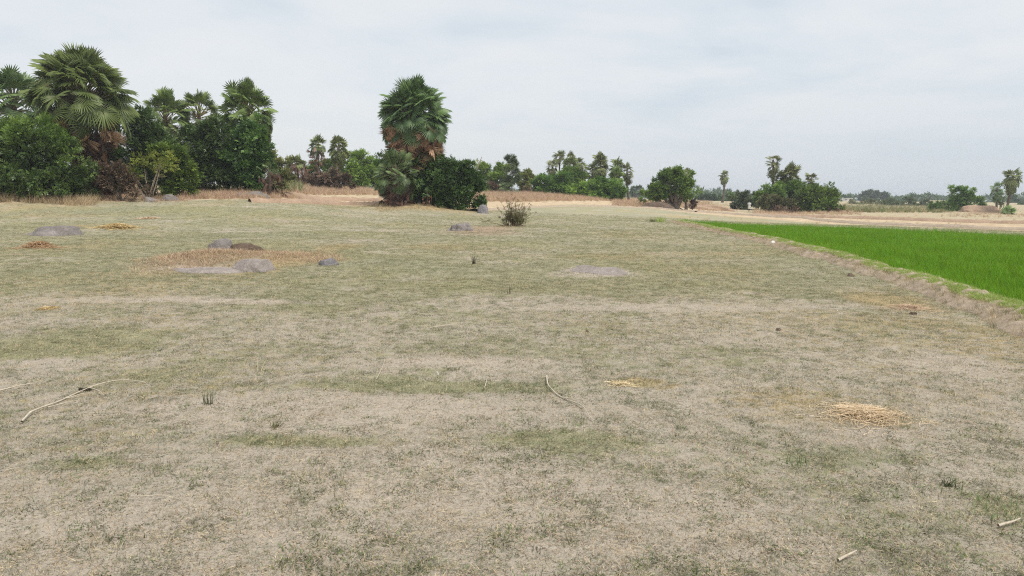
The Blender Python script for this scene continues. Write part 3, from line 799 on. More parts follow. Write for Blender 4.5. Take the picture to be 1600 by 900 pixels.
# fan palms
def fan(R, Lp, n=22, spread=2.2, fold=0.10, droop=0.25, split=0.5, rp=0.03, curl=0.0, beta=0.0):
    V, T, W = [], [], []
    ph = np.linspace(-spread, spread, n + 1)
    w0 = rp

    def z_at(r, f): return -droop * R * max(0, (r / R - 0.35)) ** 1.6 * f - curl * abs(f) * 0
    for i in range(n):
        a0, a1 = ph[i], ph[i + 1]; am = (a0 + a1) / 2 + rng.normal(0, 0.02); rr = R * (1 - 0.22 * (abs(am) / spread) ** 2) * rng.uniform(0.88, 1.05); dr = rng.uniform(0.5, 1.6)
        side = -curl * R * 0.25 * (am / spread) ** 2
        pt = lambda r, a, z: [Lp + r * math.cos(a), r * math.sin(a), z + z_at(r, dr) + side * r / R]
        s1, s2 = split * rr, (split + (1 - split) * 0.55) * rr; h = (a1 - a0) / 2; k = len(V)
        V += [pt(0.02, am, 0), pt(s1, am - h, -fold * s1 * 0.5), pt(s1, am, fold * s1 * 0.5), pt(s1, am + h, -fold * s1 * 0.5),
              pt(s2, am - h * 0.55, -fold * s2 * 0.25), pt(s2, am, fold * s2 * 0.3), pt(s2, am + h * 0.55, -fold * s2 * 0.25), pt(rr, am, 0)]
        T += [(k, k + 1, k + 2), (k, k + 2, k + 3), (k + 1, k + 4, k + 5), (k + 1, k + 5, k + 2), (k + 2, k + 5, k + 6), (k + 2, k + 6, k + 3), (k + 4, k + 7, k + 5), (k + 5, k + 7, k + 6)]
        W += [0] * 8
    B = np.array(V); bx, bz = B[:, 0] - Lp, B[:, 2].copy()
    B[:, 0] = Lp + bx * math.cos(beta) + bz * math.sin(beta); B[:, 2] = -bx * math.sin(beta) + bz * math.cos(beta); V = B.tolist()
    k = len(V)
    for x, r in ((0, w0 * 1.6), (Lp * 0.5, w0), (Lp * 1.08, w0 * 0.6)):
        z = 0.03 * Lp * math.sin(math.pi * min(1, x / Lp))
        V += [[x, r, z], [x, -r, z], [x, 0, z - r]]; W += [1] * 3
    for s in (0, 3):
        for a, b in ((0, 1), (1, 2), (2, 0)):
            T += [(k + s + a, k + s + b, k + s + 3 + b), (k + s + a, k + s + 3 + b, k + s + 3 + a)]
    return np.array(V), np.array(T), np.array(W)


def fronds(axis, n, e0, e1, R, Lp, kind='live', seg=22, jitter=0.22, tint=(0.0, 0.85), rp=0.03, power=1.0, az_off=0.0, droop=0.35):
    """n leaves along a trunk axis (bottom, top), elevation e1 at its bottom and e0 at its top"""
    axis = np.asarray(axis, float); blocks = []
    betas = np.array([0.05, 0.35, 0.65, 0.95, 1.25])
    if kind == 'live': tm = [fan(R, Lp, seg, rng.uniform(1.7, 2.3), 0.2, droop * d, rng.uniform(0.28, 0.44), rp, 0.6, be) for d, be in zip((0.6, 1.0, 0.9, 0.7, 0.5), betas)]
    else: tm = [fan(R, Lp, max(8, int(seg * 0.65)), rng.uniform(0.3, 0.7), 0.3, rng.uniform(-0.1, 0.25), 0.25, rp, 1.2, be) for be in betas]
    i = np.arange(n); u = (i + 0.5) / n
    az = i * 2.39996 + rng.normal(0, 0.25, n) + az_off; el = e0 + (e1 - e0) * u ** power + rng.normal(0, jitter, n)
    el = np.clip(el, -1.5, 1.5)
    hor = np.stack([np.cos(az), np.sin(az), 0 * az], 1); d = hor * np.cos(el)[:, None] + np.array([0, 0, 1.0]) * np.sin(el)[:, None]
    st = axis[1][None] * (1 - u)[:, None] + axis[0][None] * u[:, None]
    Z = np.array([0, 0, 1.0]) - d * d[:, 2:3] - hor * 0.02 + rng.normal(0, 0.5, (n, 3))
    if kind == 'dead': Z = Z + rng.normal(0, 0.5, (n, 3))
    sc = rng.uniform(0.74, 1.12, n) * np.where(el > 1.0, 0.95, 1)
    want = np.clip(0.85 - 0.62 * el + 0.10 * np.minimum(el, 0), 0.05, 1.5 + np.minimum(el, 0) * 0.9) if kind == 'live' else np.clip(1.5 + el, 0.05, 1.3)
    want = want + rng.normal(0, 0.2, n); ch = np.abs(want[:, None] - betas[None]).argmin(1)
    Mx = frames(d, Z) * sc[:, None, None]; tn = rng.uniform(*tint, n)
    if kind == 'live':
        tn = np.clip(tn * 0.7 + 0.25 * (1 - u), 0, 0.86)
    for c in range(5):
        s = ch == c
        if not s.any(): continue
        V, T, W = tm[c]; VV, FF = inst(V, T, Mx[s], st[s]); ti = np.repeat(tn[s], len(V)); ww = np.tile(W, int(s.sum()))
        # the drooping of a real leaf: tips sink with their distance from the stem
        blocks.append((VV, FF, np.where(ww > 0, 1.0, np.clip(ti + rng.uniform(-0.05, 0.05, len(ti)), 0, 0.88))))
    return blocks


def palm(label, D, base_px, ctr, top_len_px, R_px, n, e=(1.45, -0.5), seg=20, mt='palm', dead=None, rt=0.17, group=None, name='palmyra_palm', trunk_mat='bark_palm', Lp_f=0.69, power=1.0, dead_mt='dead_orange', droop=0.35, cat='palm'):
    if D > 88: Lp_f = 0.5; n = int(n * 1.25)
    k = D / F; base = gp(base_px, D); top = P(ctr[0], ctr[1], D)          # ctr: growing point of the crown in the picture
    root = empty(name, base, label, cat, group)
    h = top - base; t = np.linspace(0, 1, 9)[:, None]; bend = np.array([rng.normal(0, .02), rng.normal(0, .02), 0]) * h[2]
    c = base + h * t + bend * (4 * t * (1 - t)); c[0, 2] -= 0.15
    part('trunk', tube(c, rt * (1.35 - 0.45 * t[:, 0] + 0.5 * np.exp(-t[:, 0] * 14)), 10), M[trunk_mat], root, sm=True)
    Rm = R_px * k; ax1 = top; ax0 = top - norm(h) * top_len_px * k
    part('crown', fronds((ax0, ax1), n, e[0], e[1], Rm * (1 - Lp_f) * 1.15, Rm * Lp_f, 'live', seg, power=power, rp=0.02 * Rm / 2 + 0.012, droop=droop), M[mt], root)
    if dead:
        for nd_, (y0, y1), de, rl, dm in dead:
            a1 = P(ctr[0], y0, D); a0 = P(ctr[0], y1, D); f = lambda z: c[0] + (c[-1] - c[0]) * np.clip((z - c[0, 2]) / (c[-1, 2] - c[0, 2]), 0, 1)
            part('dead_fronds', fronds((f(a0[2]), f(a1[2])), nd_, de[0], de[1], rl * k * 0.47, rl * k * 0.58, 'dead', seg, jitter=0.12, rp=0.012), M[dm], root)
    return root


# ================================================================== the left grove
GL = 'palmyra palms of the left grove'; GM = 'green trees behind the field on the left'; GC = 'green trees along the centre bank'
palm('dark palmyra palm cut by the left edge of the photo, behind the dense bush', 62, 22, (20, 158), 30, 56, 110, (1.4, -0.7), 18, 'palm_blue', None, 0.2, GL)
palm('tallest palmyra palm of the left grove, huge crown over an orange brown skirt', 54, 152, (126, 153), 18, 80, 210, (1.5, -0.36), 24, 'palm',
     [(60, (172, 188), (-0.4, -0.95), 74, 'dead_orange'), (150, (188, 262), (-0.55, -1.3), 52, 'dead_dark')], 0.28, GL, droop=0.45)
palm('left grove palm with one rust brown dead patch under its crown', 67, 262, (258, 181), 28, 43, 120, (1.45, -1.0), 18, 'palm', [(12, (200, 214), (-0.8, -1.25), 30, 'dead_orange')], 0.18, GL)
palm('slim open crowned palmyra palm between two fuller ones in the left grove', 69, 316, (311, 177), 16, 37, 80, (1.45, -0.85), 18, 'palm', None, 0.17, GL)
palm('palmyra palm at the right end of the left grove, creeper on its trunk', 65, 392, (385, 170), 38, 46, 210, (1.5, -1.25), 18, 'palm',
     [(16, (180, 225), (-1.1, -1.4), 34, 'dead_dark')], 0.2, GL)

GB = 'dense bushes under the left grove'
bush('dense_bush', 'large dark green bush in the left corner in front of the tallest palm', 'bush', 50, 60, [(50, 243, 56, 42), (98, 256, 34, 42), (15, 262, 42, 42), (60, 284, 66, 24), (-30, 250, 50, 50), (112, 285, 22, 24)], 14175, 0.29, 'leaf_dark', GB)
bush('leafy_bush', 'lighter green leafy bush topping the dark bush in the left corner', 'bush', 50.5, 60, [(52, 206, 44, 16), (92, 216, 26, 14), (10, 212, 34, 16)], 2600, 0.42, 'leaf_mid', GB, fine=True)
bush('dense_bush', 'nearly black green tree lobe right of the tallest palm, below the sky line', 'bush', 59, 225, [(226, 206, 28, 30), (240, 232, 32, 30), (208, 236, 24, 32), (222, 262, 34, 30)], 8775, 0.29, 'leaf_deep', GB)
bush('leafy_bush', 'mid green rounded bush beside the bare branched shrub', 'bush', 56, 272, [(272, 268, 27, 30), (256, 246, 22, 22), (286, 284, 16, 20)], 3800, 0.36, 'leaf_mid', GB)
bush('dense_bush', 'dark dense bush under the slim palm in the middle of the left grove', 'bush', 62, 322, [(322, 244, 36, 44), (338, 214, 26, 26), (305, 268, 26, 30), (345, 268, 26, 28), (300, 225, 20, 25)], 12150, 0.29, 'leaf_deep', GB)
bush('climbing_vine', 'dark green vine smothering the trunk of the palm at the right end of the grove', 'vine', 62, 395, [(392, 226, 26, 38), (408, 246, 22, 34), (378, 262, 30, 28), (402, 272, 30, 24), (366, 246, 18, 30)], 12150, 0.28, 'leaf_dark', GB)
bush('thorny_shrub', 'sparse shrub with pale bare branches and yellowing leaves before the left grove', 'shrub', 52.5, 232, [(225, 262, 30, 20), (252, 256, 24, 18), (205, 276, 20, 18)], 500, 0.30, 'leaf_yellow', None, r=0.045, stems=7, bark='bark_pale')
bush('dry_shrub', 'brown dry brushwood at the foot of the tallest palm', 'shrub', 52, 190, [(185, 282, 28, 20), (215, 292, 24, 12), (160, 280, 20, 22)], 1400, 0.38, 'twig_brown', None, r=0.04, stems=6)
palm('small palm sapling of hanging rusty dead fans at the right end of the left grove', 59, 421, (421, 268), 10, 22, 8, (1.2, 0.2), 12, 'palm_blue', [(26, (262, 284), (0.1, -1.3), 26, 'dead_purple')], 0.1, None, 'palm_sapling')
bush('dry_shrub', 'straw coloured dry reeds and twigs right of the left grove', 'shrub', 62, 440, [(440, 285, 16, 14), (428, 292, 16, 10)], 700, 0.4, 'leaf_olive', None, r=0.03, stems=5)

bush('dense_bush', 'deep shaded undergrowth behind the skirt of the tallest palm', 'bush', 58, 165, [(170, 262, 26, 34), (150, 275, 26, 28), (188, 280, 24, 24)], 5670, 0.29, 'leaf_deep', GB)

# ================================================================== middle left distance
palm('distant palm with a thick grey brown skirt of dead leaves left of the slender palm', 100, 492, (497, 225), 8, 17, 24, (1.45, -0.5), 12, 'palm_far', [(60, (228, 252), (-0.2, -1.3), 19, 'dead_purple')], 0.16)
palm('slender palm with a clear pale trunk standing alone left of the big central palm', 98, 527, (529, 229), 14, 20, 46, (1.5, -1.25), 12, 'palm_far', [(10, (238, 250), (-1.0, -1.4), 14, 'dead_purple')], 0.17, trunk_mat='bark_pale')
palm('squat palm buried in a wide heap of purple brown dead leaves', 95, 466, (463, 256), 4, 17, 22, (1.4, -0.1), 12, 'palm_far', [(120, (252, 284), (0.0, -1.35), 27, 'dead_purple')], 0.2, None, 'young_palm')
bush('dry_shrub', 'brown leafless brushwood at the foot of the slender palm', 'shrub', 92, 525, [(518, 280, 18, 12), (538, 285, 14, 10), (500, 283, 14, 10)], 1300, 0.55, 'twig_brown', None, r=0.05, stems=6)
GM = 'green trees behind the field on the left'
bush('broadleaf_tree', 'yellow green tree showing between the left grove and the squat palm', 'tree', 112, 438, [(438, 264, 15, 16), (428, 254, 12, 12), (447, 274, 14, 12)], 1800, 0.6, 'leaf_yellow', GM, r=0.12)
bush('broadleaf_tree', 'olive green tree behind the slender palm trunk', 'tree', 114, 508, [(508, 262, 20, 12), (518, 270, 16, 12), (492, 268, 14, 12)], 1800, 0.6, 'leaf_mid', GM, r=0.12)
bush('broadleaf_tree', 'bright green rounded tree right of the slender palm', 'tree', 112, 560, [(556, 262, 20, 20), (572, 266, 16, 20), (548, 276, 20, 14), (585, 276, 16, 14)], 3400, 0.6, 'leaf_bright', GM, r=0.12)
bush('broadleaf_tree', 'mid green tree just left of the big central palm', 'tree', 116, 592, [(592, 266, 18, 16), (604, 272, 16, 16)], 1800, 0.6, 'leaf_mid', GM, r=0.12)

# ================================================================== big central palm
palm('big solitary central palm, dense dark crown over a thick orange brown skirt', 62, 648, (648, 177), 20, 57, 260, (1.5, -0.2), 24, 'palm_blue',
     [(460, (195, 220), (-0.3, -1.05), 57, 'dead_orange'), (90, (216, 232), (-0.6, -1.2), 50, 'dead_purple')], 0.3, droop=0.25)
bush('climbing_vine', 'dark green vines wrapped round the foot of the big central palm', 'vine', 61.5, 645, [(640, 262, 36, 24), (612, 266, 22, 24), (672, 268, 26, 26), (648, 286, 34, 22), (668, 250, 24, 14), (622, 250, 20, 12), (690, 292, 24, 24), (668, 300, 22, 16)], 14175, 0.28, 'leaf_dark')
palm('young spiky palm with pinkish dead leaves at the foot of the big central palm', 59, 622, (618, 272), 14, 40, 70, (1.2, -0.6), 18, 'palm_blue', [(95, (282, 304), (-0.15, -1.25), 33, 'dead_purple')], 0.15, None, 'young_palm', droop=0.15)
rb = bush('dense_bush', 'dark glossy bush on the right of the big central palm, a bare twig above it', 'bush', 60, 722, [(712, 276, 22, 22), (736, 291, 19, 23), (701, 266, 16, 16), (714, 302, 26, 16), (690, 284, 20, 22), (727, 264, 12, 13), (748, 303, 11, 15), (684, 302, 16, 14)], 10800, 0.29, 'leaf_deep')
q0, q1, q2 = P(742, 272, 60), P(748, 256, 60), P(753, 245, 60)
part('bare_twig', tube([q0, q1, q2], [0.06, 0.04, 0.02], 5) + tube([q1, P(745, 247, 60)], [0.03, 0.012], 5) + tube([(q1 + q2) / 2, P(757, 252, 60)], [0.025, 0.01], 5), M['bark_pale'], rb)
palm('little green palm shoot between the central palm and the glossy bush', 59.5, 668, (668, 304), 4, 12, 14, (1.3, 0.1), 12, 'palm_blue', [(12, (300, 314), (0.0, -1.2), 14, 'dead_orange')], 0.06, None, 'palm_sapling')

# ================================================================== centre distance
GC = 'green trees along the centre bank'
bush('broadleaf_tree', 'wide bright green tree right of the glossy bush', 'tree', 124, 768, [(762, 272, 22, 18), (782, 274, 16, 18), (748, 282, 18, 16), (778, 286, 22, 12)], 3400, 0.6, 'leaf_bright', GC, r=0.14)
bush('dry_shrub', 'reddish brown scrub below the wide bright green tree', 'shrub', 120, 770, [(768, 296, 14, 8), (785, 298, 10, 7)], 600, 0.5, 'twig_brown', None, r=0.04, stems=4)
bush('slender_tree', 'slim grey green upright tree with a straight pale trunk', 'tree', 112, 800, [(800, 252, 6, 9), (799, 263, 9, 11), (802, 275, 11, 12), (798, 288, 9, 10)], 1900, 0.5, 'leaf_grey', None, r=0.10, stems=1, bark='bark_pale', fine=True)
palm('small purple brown withered palm on the bank right of the slim tree', 118, 825, (824, 293), 4, 9, 10, (1.2, 0.2), 10, 'palm_far', [(40, (289, 299), (0.7, -1.2), 11, 'dead_purple')], 0.08, None, 'palm_sapling')
palm('small dark palm shrub on the bank left of the slim tree', 118, 787, (787, 293), 3, 10, 18, (1.3, -0.2), 10, 'palm_blue', [(14, (292, 299), (0.3, -1.2), 9, 'dead_dark')], 0.08, None, 'palm_sapling')
bush('broadleaf_tree', 'pale yellow green tree behind the withered palm', 'tree', 132, 826, [(822, 282, 14, 10), (838, 286, 14, 10), (824, 275, 8, 8)], 1500, 0.6, 'leaf_yellow', GC, r=0.1)
bush('broadleaf_tree', 'dark green low tree left below the palm group in the centre distance', 'tree', 119, 862, [(858, 290, 20, 14), (874, 286, 18, 14), (846, 286, 12, 12)], 2600, 0.55, 'leaf_mid', GC, r=0.12)
bush('broadleaf_tree', 'tall green tree rising among the palm group in the centre distance', 'tree', 122, 893, [(890, 276, 16, 16), (900, 286, 16, 14), (882, 288, 14, 14)], 2600, 0.55, 'leaf_mid', GC, r=0.12)
bush('leafy_bush', 'small light green bush below the gap between the two palm groups', 'bush', 116, 908, [(908, 297, 15, 8), (895, 299, 10, 7), (920, 292, 10, 10)], 1200, 0.5, 'leaf_bright', GC)
bush('leafy_bush', 'broad dark green bush under the second palm group in the centre distance', 'bush', 113, 945, [(935, 294, 18, 15), (956, 297, 20, 15), (968, 300, 12, 12), (944, 302, 24, 10)], 3600, 0.5, 'leaf_mid', GC)
GP = 'far palmyra palms in the centre distance'
palm('thin trunked palm with a flat topped crown, first from the left of the centre group', 132, 876, (875, 246), 5, 13, 18, (1.3, -0.35), 10, 'palm_far', None, 0.13, GP)
palm('palm with a small tuft crown just right of the flat topped one', 134, 890, (891, 246), 6, 11, 18, (1.3, -0.5), 10, 'palm_far', None, 0.13, GP)
palm('low brownish palm with a drooping crown at the left of the centre group', 130, 861, (863, 258), 10, 12, 30, (1.3, -1.3), 10, 'palm_far', None, 0.13, GP)
palm('full crowned grey green palm in the middle of the centre group', 130, 889, (890, 257), 9, 16, 36, (1.35, -1.1), 10, 'palm_far', None, 0.14, GP)
palm('palm leaning out at the right of the first centre group', 128, 906, (910, 262), 14, 12, 34, (1.3, -1.3), 10, 'palm_far', None, 0.13, GP)
palm('upper crowned palm of the first centre group above the tall green tree', 131, 902, (903, 255), 6, 12, 24, (1.3, -0.8), 10, 'palm_far', None, 0.13, GP)
palm('tallest palm of the second centre group with a long cone of hanging leaves', 122, 937, (938, 250), 30, 16, 80, (1.45, -1.1), 10, 'palm_far', [(10, (268, 284), (-0.9, -1.3), 13, 'dead_purple')], 0.16, GP)
palm('palm with leaves spread left of the tallest one in the second centre group', 124, 926, (926, 264), 14, 13, 34, (1.4, -1.1), 10, 'palm_far', None, 0.14, GP)
palm('round crowned palm right of the tallest in the second centre group', 122, 964, (964, 258), 12, 15, 36, (1.4, -0.9), 10, 'palm_far', None, 0.14, GP)
palm('rightmost palm of the second centre group with a bare gap below its crown', 121, 983, (980, 262), 20, 11, 40, (1.35, -1.3), 10, 'palm_far', None, 0.13, GP)
palm('short light olive palm in front of the second centre group', 119, 964, (963, 272), 18, 15, 50, (1.4, -1.2), 10, 'palm', None, 0.14, GP)

# ================================================================== round tree on the right of centre
bush('broadleaf_tree', 'round green tree with a low spreading crown and short stout trunk at the field edge', 'tree', 98, 1056, [(1050, 292, 26, 24), (1066, 294, 22, 26), (1026, 299, 20, 16), (1050, 281, 22, 14), (1076, 302, 14, 18), (1016, 304, 12, 12)], 6200, 0.46, 'leaf_mid', None, r=0.22, stems=3, clump_r=0.2)
bush('dry_shrub', 'brown dry scrub beneath the round tree at the field edge', 'shrub', 99, 1070, [(1078, 319, 12, 7), (1046, 319, 10, 6)], 500, 0.4, 'twig_brown', None, r=0.03, stems=4)
palm('palm crown peeping out of the left top of the round tree', 103, 1047, (1046, 273), 6, 13, 22, (1.3, -0.4), 10, 'palm_far', None, 0.14)
palm('palm crown peeping out of the right top of the round tree', 103, 1073, (1073, 273), 6, 13, 22, (1.3, -0.3), 10, 'palm_far', None, 0.14)
palm('lonely tall palm with a thin bare trunk between the round tree and the right thicket', 190, 1129, (1132, 274), 8, 10, 26, (1.35, -1.15), 9, 'palm_far', [(6, (279, 286), (-1.0, -1.4), 8, 'dead_purple')], 0.2)

# ================================================================== right thicket
GR = 'palms of the right thicket'
palm('tall right thicket palm with a loose open top above a bunch of hanging stalks', 113, 1206, (1208, 250), 22, 14, 26, (1.25, -1.35), 10, 'palm_far', None, 0.15, GR, power=0.8)
palm('broad crowned palm in the middle of the right thicket', 112, 1236, (1235, 272), 16, 20, 64, (1.45, -1.15), 11, 'palm_far', [(14, (282, 294), (-0.9, -1.3), 13, 'dead_purple')], 0.17, GR)
palm('short palm with a flat top standing last on the right of the right thicket', 114, 1267, (1267, 279), 9, 13, 26, (1.2, -0.8), 10, 'palm_far', None, 0.15, GR)
palm('low palm filling the gap left of the broad crowned one in the right thicket', 113, 1220, (1220, 278), 14, 13, 36, (1.4, -1.2), 10, 'palm_far', None, 0.15, GR)
GT = 'bushes of the right thicket'
bush('leafy_bush', 'rounded green bush at the right end of the right thicket', 'bush', 106, 1282, [(1280, 310, 28, 18), (1298, 316, 17, 16), (1262, 312, 20, 20), (1280, 322, 32, 11)], 5200, 0.46, 'leaf_mid', GT)
bush('leafy_bush', 'green bush under the tall open topped palm of the right thicket', 'bush', 110, 1210, [(1208, 304, 24, 14), (1230, 306, 22, 14), (1195, 310, 16, 12), (1245, 300, 16, 12)], 3600, 0.48, 'leaf_mid', GT)
bush('dry_shrub', 'olive brown scrub in front of the green bushes of the right thicket', 'shrub', 107, 1225, [(1200, 318, 20, 11), (1225, 321, 24, 10), (1250, 322, 18, 10), (1192, 322, 9, 7)], 2600, 0.46, 'leaf_olive', GT, stems=5)
bush('dry_shrub', 'brown and pinkish dry scrub along the front foot of the right thicket', 'shrub', 104, 1235, [(1215, 329, 20, 5), (1245, 331, 22, 5), (1275, 333, 22, 5), (1298, 333, 14, 5)], 700, 0.4, 'twig_brown', GT, stems=4, r=0.03)
bush('leafy_bush', 'grey green scrub behind the standing person', 'bush', 128, 1172, [(1168, 312, 16, 10), (1186, 310, 14, 10), (1152, 314, 14, 9)], 1600, 0.55, 'leaf_grey', GT)

# ================================================================== far right
GF = 'trees on the far right'
bush('broadleaf_tree', 'small green tree with a bare pale trunk before the reddish earth heap', 'tree', 132, 1507, [(1500, 306, 13, 13), (1512, 304, 10, 11), (1496, 316, 11, 9), (1510, 316, 11, 9)], 2400, 0.52, 'leaf_mid', GF, r=0.15, stems=1, bark='bark_pale')
bush('leafy_bush', 'sprawling green bush left of the small tree with the pale trunk', 'bush', 138, 1475, [(1474, 326, 18, 10), (1490, 324, 14, 12), (1458, 328, 12, 7), (1524, 322, 14, 11), (1535, 326, 9, 7)], 2400, 0.5, 'leaf_mid', GF)
bush('leafy_bush', 'pale grey green scrub in the open ground left of the sprawling bush', 'bush', 210, 1420, [(1415, 320, 18, 7), (1440, 321, 18, 7), (1395, 320, 14, 6)], 1500, 0.8, 'leaf_grey', GF)
bush('leafy_bush', 'pale olive scrub in the open ground right of the right thicket', 'bush', 230, 1350, [(1340, 321, 18, 7), (1362, 321, 18, 6), (1380, 322, 12, 5)], 1300, 0.8, 'leaf_olive', GF)
palm('dark small palm crown at the left shoulder of the small tree with the pale trunk', 160, 1488, (1487, 299), 6, 7, 18, (1.3, -1.2), 9, 'palm_blue', None, 0.13)
GZ = 'pair of tall palms at the right edge'
palm('shorter palm with a heart shaped crown beside the tallest palm at the right edge', 150, 1559, (1558, 294), 13, 12, 44, (1.25, -1.35), 10, 'palm_blue', None, 0.17, GZ, power=0.75)
palm('tallest palm at the right edge with a flat top and an ochre bunch below it', 126, 1574, (1583, 274), 18, 16, 46, (1.15, -1.4), 10, 'palm_far', [(18, (278, 288), (-0.6, -1.3), 12, 'straw_orange')], 0.17, GZ, power=0.75)
palm('low young palm with brown base leaves below the tallest palm at the right edge', 104, 1577, (1577, 333), 5, 14, 26, (1.25, -0.2), 11, 'palm', [(26, (335, 341), (0.2, -1.0), 11, 'dead_orange')], 0.12, None, 'young_palm')
bush('slender_tree', 'thin sapling with a straight pale stem left of the low young palm', 'tree', 118, 1563, [(1563, 314, 3.5, 6), (1564, 322, 3, 5)], 130, 0.4, 'leaf_grey', None, r=0.05, stems=1, bark='bark_pale')
# hazy background
GH = 'hazy trees on the horizon'
bush('rain_tree', 'big hazy blue grey tree with a double domed crown on the horizon', 'tree', 430, 1366, [(1356, 307, 10, 6.5), (1366, 305, 9, 6.5), (1378, 309, 9, 6), (1350, 311, 6, 5), (1383, 312, 6, 4)], 2400, 1.5, 'leaf_deep', GH, r=0.6, stems=2)
bush('rain_tree', 'hazy rounded tree behind the pair of palms at the right edge', 'tree', 330, 1584, [(1582, 316, 8, 8), (1590, 320, 10, 6), (1574, 321, 8, 6)], 1600, 1.2, 'leaf_deep', GH, r=0.4)
bush('rain_tree', 'dark hazy wood edge tree at the right border behind the low young palm', 'tree', 240, 1606, [(1600, 327, 12, 7), (1616, 325, 14, 9)], 1500, 1.0, 'leaf_deep', GH, r=0.4)
bush('rain_tree', 'small hazy flat topped tree left of the round tree at the field edge', 'tree', 300, 996, [(992, 297, 7, 3.5), (1000, 296, 6, 3.5), (988, 303, 8, 4), (1004, 303, 6, 4)], 900, 0.9, 'leaf_deep', GH, r=0.25)
for px, lb in ((1100, 'first hazy tree right of the round tree at the field edge'), (1118, 'hazy tree just left of the foot of the lonely tall palm'), (1142, 'hazy tree just right of the foot of the lonely tall palm'), (1158, 'hazy tree above the head of the standing person')):
    hh = rng.uniform(5, 8)
    bush('rain_tree', lb, 'tree', 260, px, [(px, 312 - hh * .3, 10, hh), (px + 7, 312, 8, hh * 0.8), (px - 7, 313, 8, hh * 0.7)], 1100, 0.9, 'leaf_deep' if px != 1142 else 'leaf_mid', GH, r=0.3)


def coconut(label, D, px, top, R):
    k = D / F; base = gp(px, D); tp = P(px + rng.uniform(-1, 1), top, D); root = empty('coconut_palm', base, label, 'palm', 'coconut palms on the horizon')
    t = np.linspace(0, 1, 6)[:, None]; part('trunk', tube(base + (tp - base) * t, 0.2, 6), M['bark'], root)
    bl = []
    for i in range(16):
        a = i * 2.4; e = 1.1 - 1.5 * i / 16; d = np.array([math.cos(a) * math.cos(e), math.sin(a) * math.cos(e), math.sin(e)]); s = norm(np.cross(d, [0, 0, 1])); L = R * k
        V, Q = [], []
        for j in range(6):
            f = j / 5; c = tp + d * L * f + np.array([0, 0, -0.55 * L * f * f]); w = L * 0.2 * math.sin(math.pi * (0.15 + 0.8 * f)); V += [c - s * w - [0, 0, w * .6], c, c + s * w - [0, 0, w * .6]]
        for j in range(5): Q += [(3 * j, 3 * j + 1, 3 * j + 4, 3 * j + 3), (3 * j + 1, 3 * j + 2, 3 * j + 5, 3 * j + 4)]
        bl.append((np.array(V), np.array(Q), rng.uniform(0, .6)))
    part('crown', bl, M['leaf_deep'], root)


for px, top, R, lb in ((1393, 313.5, 5, 'leaning tuft of a coconut palm right of the double domed tree'), (1403, 312, 4.5, 'second coconut palm right of the double domed tree'), (1413.5, 312.5, 3.5, 'small coconut palm in the gap between the horizon trees'),
                       (1422, 310.5, 5, 'left one of two close coconut palms midway along the horizon'), (1429, 311.5, 5, 'right one of two close coconut palms midway along the horizon'), (1445, 309, 5, 'broad coconut palm left of the tallest coconut palm'),
                       (1454.5, 306, 4.5, 'tallest coconut palm on the horizon'), (1465, 308.5, 5, 'full coconut palm above the cream house'), (1476.5, 313, 3.5, 'last small coconut palm before the small tree with the pale trunk')):
    coconut(lb, 420, px, top, R)

# uncountable wood on the horizon
lobes = []
for a in np.radians(np.arange(-50, 51, 0.55)):
    D = rng.uniform(480, 640); x, y = D * math.sin(a), D * math.cos(a); h = rng.uniform(2.2, 4.6) * (1.05 if a < 0.3 else 0.5); lobes.append((x, y, zg(x, y)[0] + h * 0.8, rng.uniform(5, 9), 4, h))
solo('distant_wood', foliage(lobes, 60000, 2.0, clump_r=0.3, shell=0.2, nclump=4000), M['leaf_deep'], (0, 0, 0), 'hazy dark belt of far woodland along the horizon', 'woodland', kind='stuff')


# houses
def box(x0, x1, y0, y1, z0, z1):
    V = np.array([(x, y, z) for x in (x0, x1) for y in (y0, y1) for z in (z0, z1)], float)
    return (V, np.array([(0, 1, 3, 2), (4, 6, 7, 5), (0, 4, 5, 1), (2, 3, 7, 6), (0, 2, 6, 4), (1, 5, 7, 3)]), 0.5)


def house(label, px, D, w, top, mt, nwin):
    b = gp(px, D); h = P(px, top, D)[2] - b[2]; root = empty('small_house', b, label, 'house', 'small houses on the horizon'); x0, x1 = b[0] - w / 2, b[0] + w / 2; y0, y1 = b[1], b[1] + w * 0.7
    part('wall', [box(x0, x1, y0, y1, b[2] - .5, b[2] + h)], M[mt], root); part('roof', [box(x0 - .3, x1 + .3, y0 - .3, y1 + .3, b[2] + h + .003, b[2] + h + .2)], M[mt], root)
    for i in range(nwin):
        cx = x0 + w * (i + 0.6) / (nwin + 1); part('window', [box(cx - .45, cx + .45, y0 - .03, y0 + .1, b[2] + h * .42, b[2] + h * .72)], M['opening'], root)
    cx = x1 - w * 0.15; part('door', [box(cx - .45, cx + .45, y0 - .03, y0 + .1, b[2] + .02, b[2] + 2.0)], M['opening'], root)


house('small white house right of the right thicket on the horizon', 1325, 380, 4.2, 310.5, 'wall_white', 1)
house('cream house half hidden under the coconut palms on the horizon', 1464, 390, 8, 313.5, 'wall_cream', 2)
house('long low pale house right of the double domed tree', 1417, 370, 11, 318, 'wall_white', 3)
b = gp(1375.5, 260); t_ = P(1375.5, 313, 260)[2]
pr = empty('white_post', b, 'thin white post in front of the double domed tree on the horizon', 'post')
part('shaft', [box(b[0] - .13, b[0] + .13, b[1] - .13, b[1] + .13, b[2] - .3, t_)], M['wall_white'], pr); part('cap', [box(b[0] - .2, b[0] + .2, b[1] - .2, b[1] + .2, t_ + .003, t_ + .15)], M['wall_white'], pr)


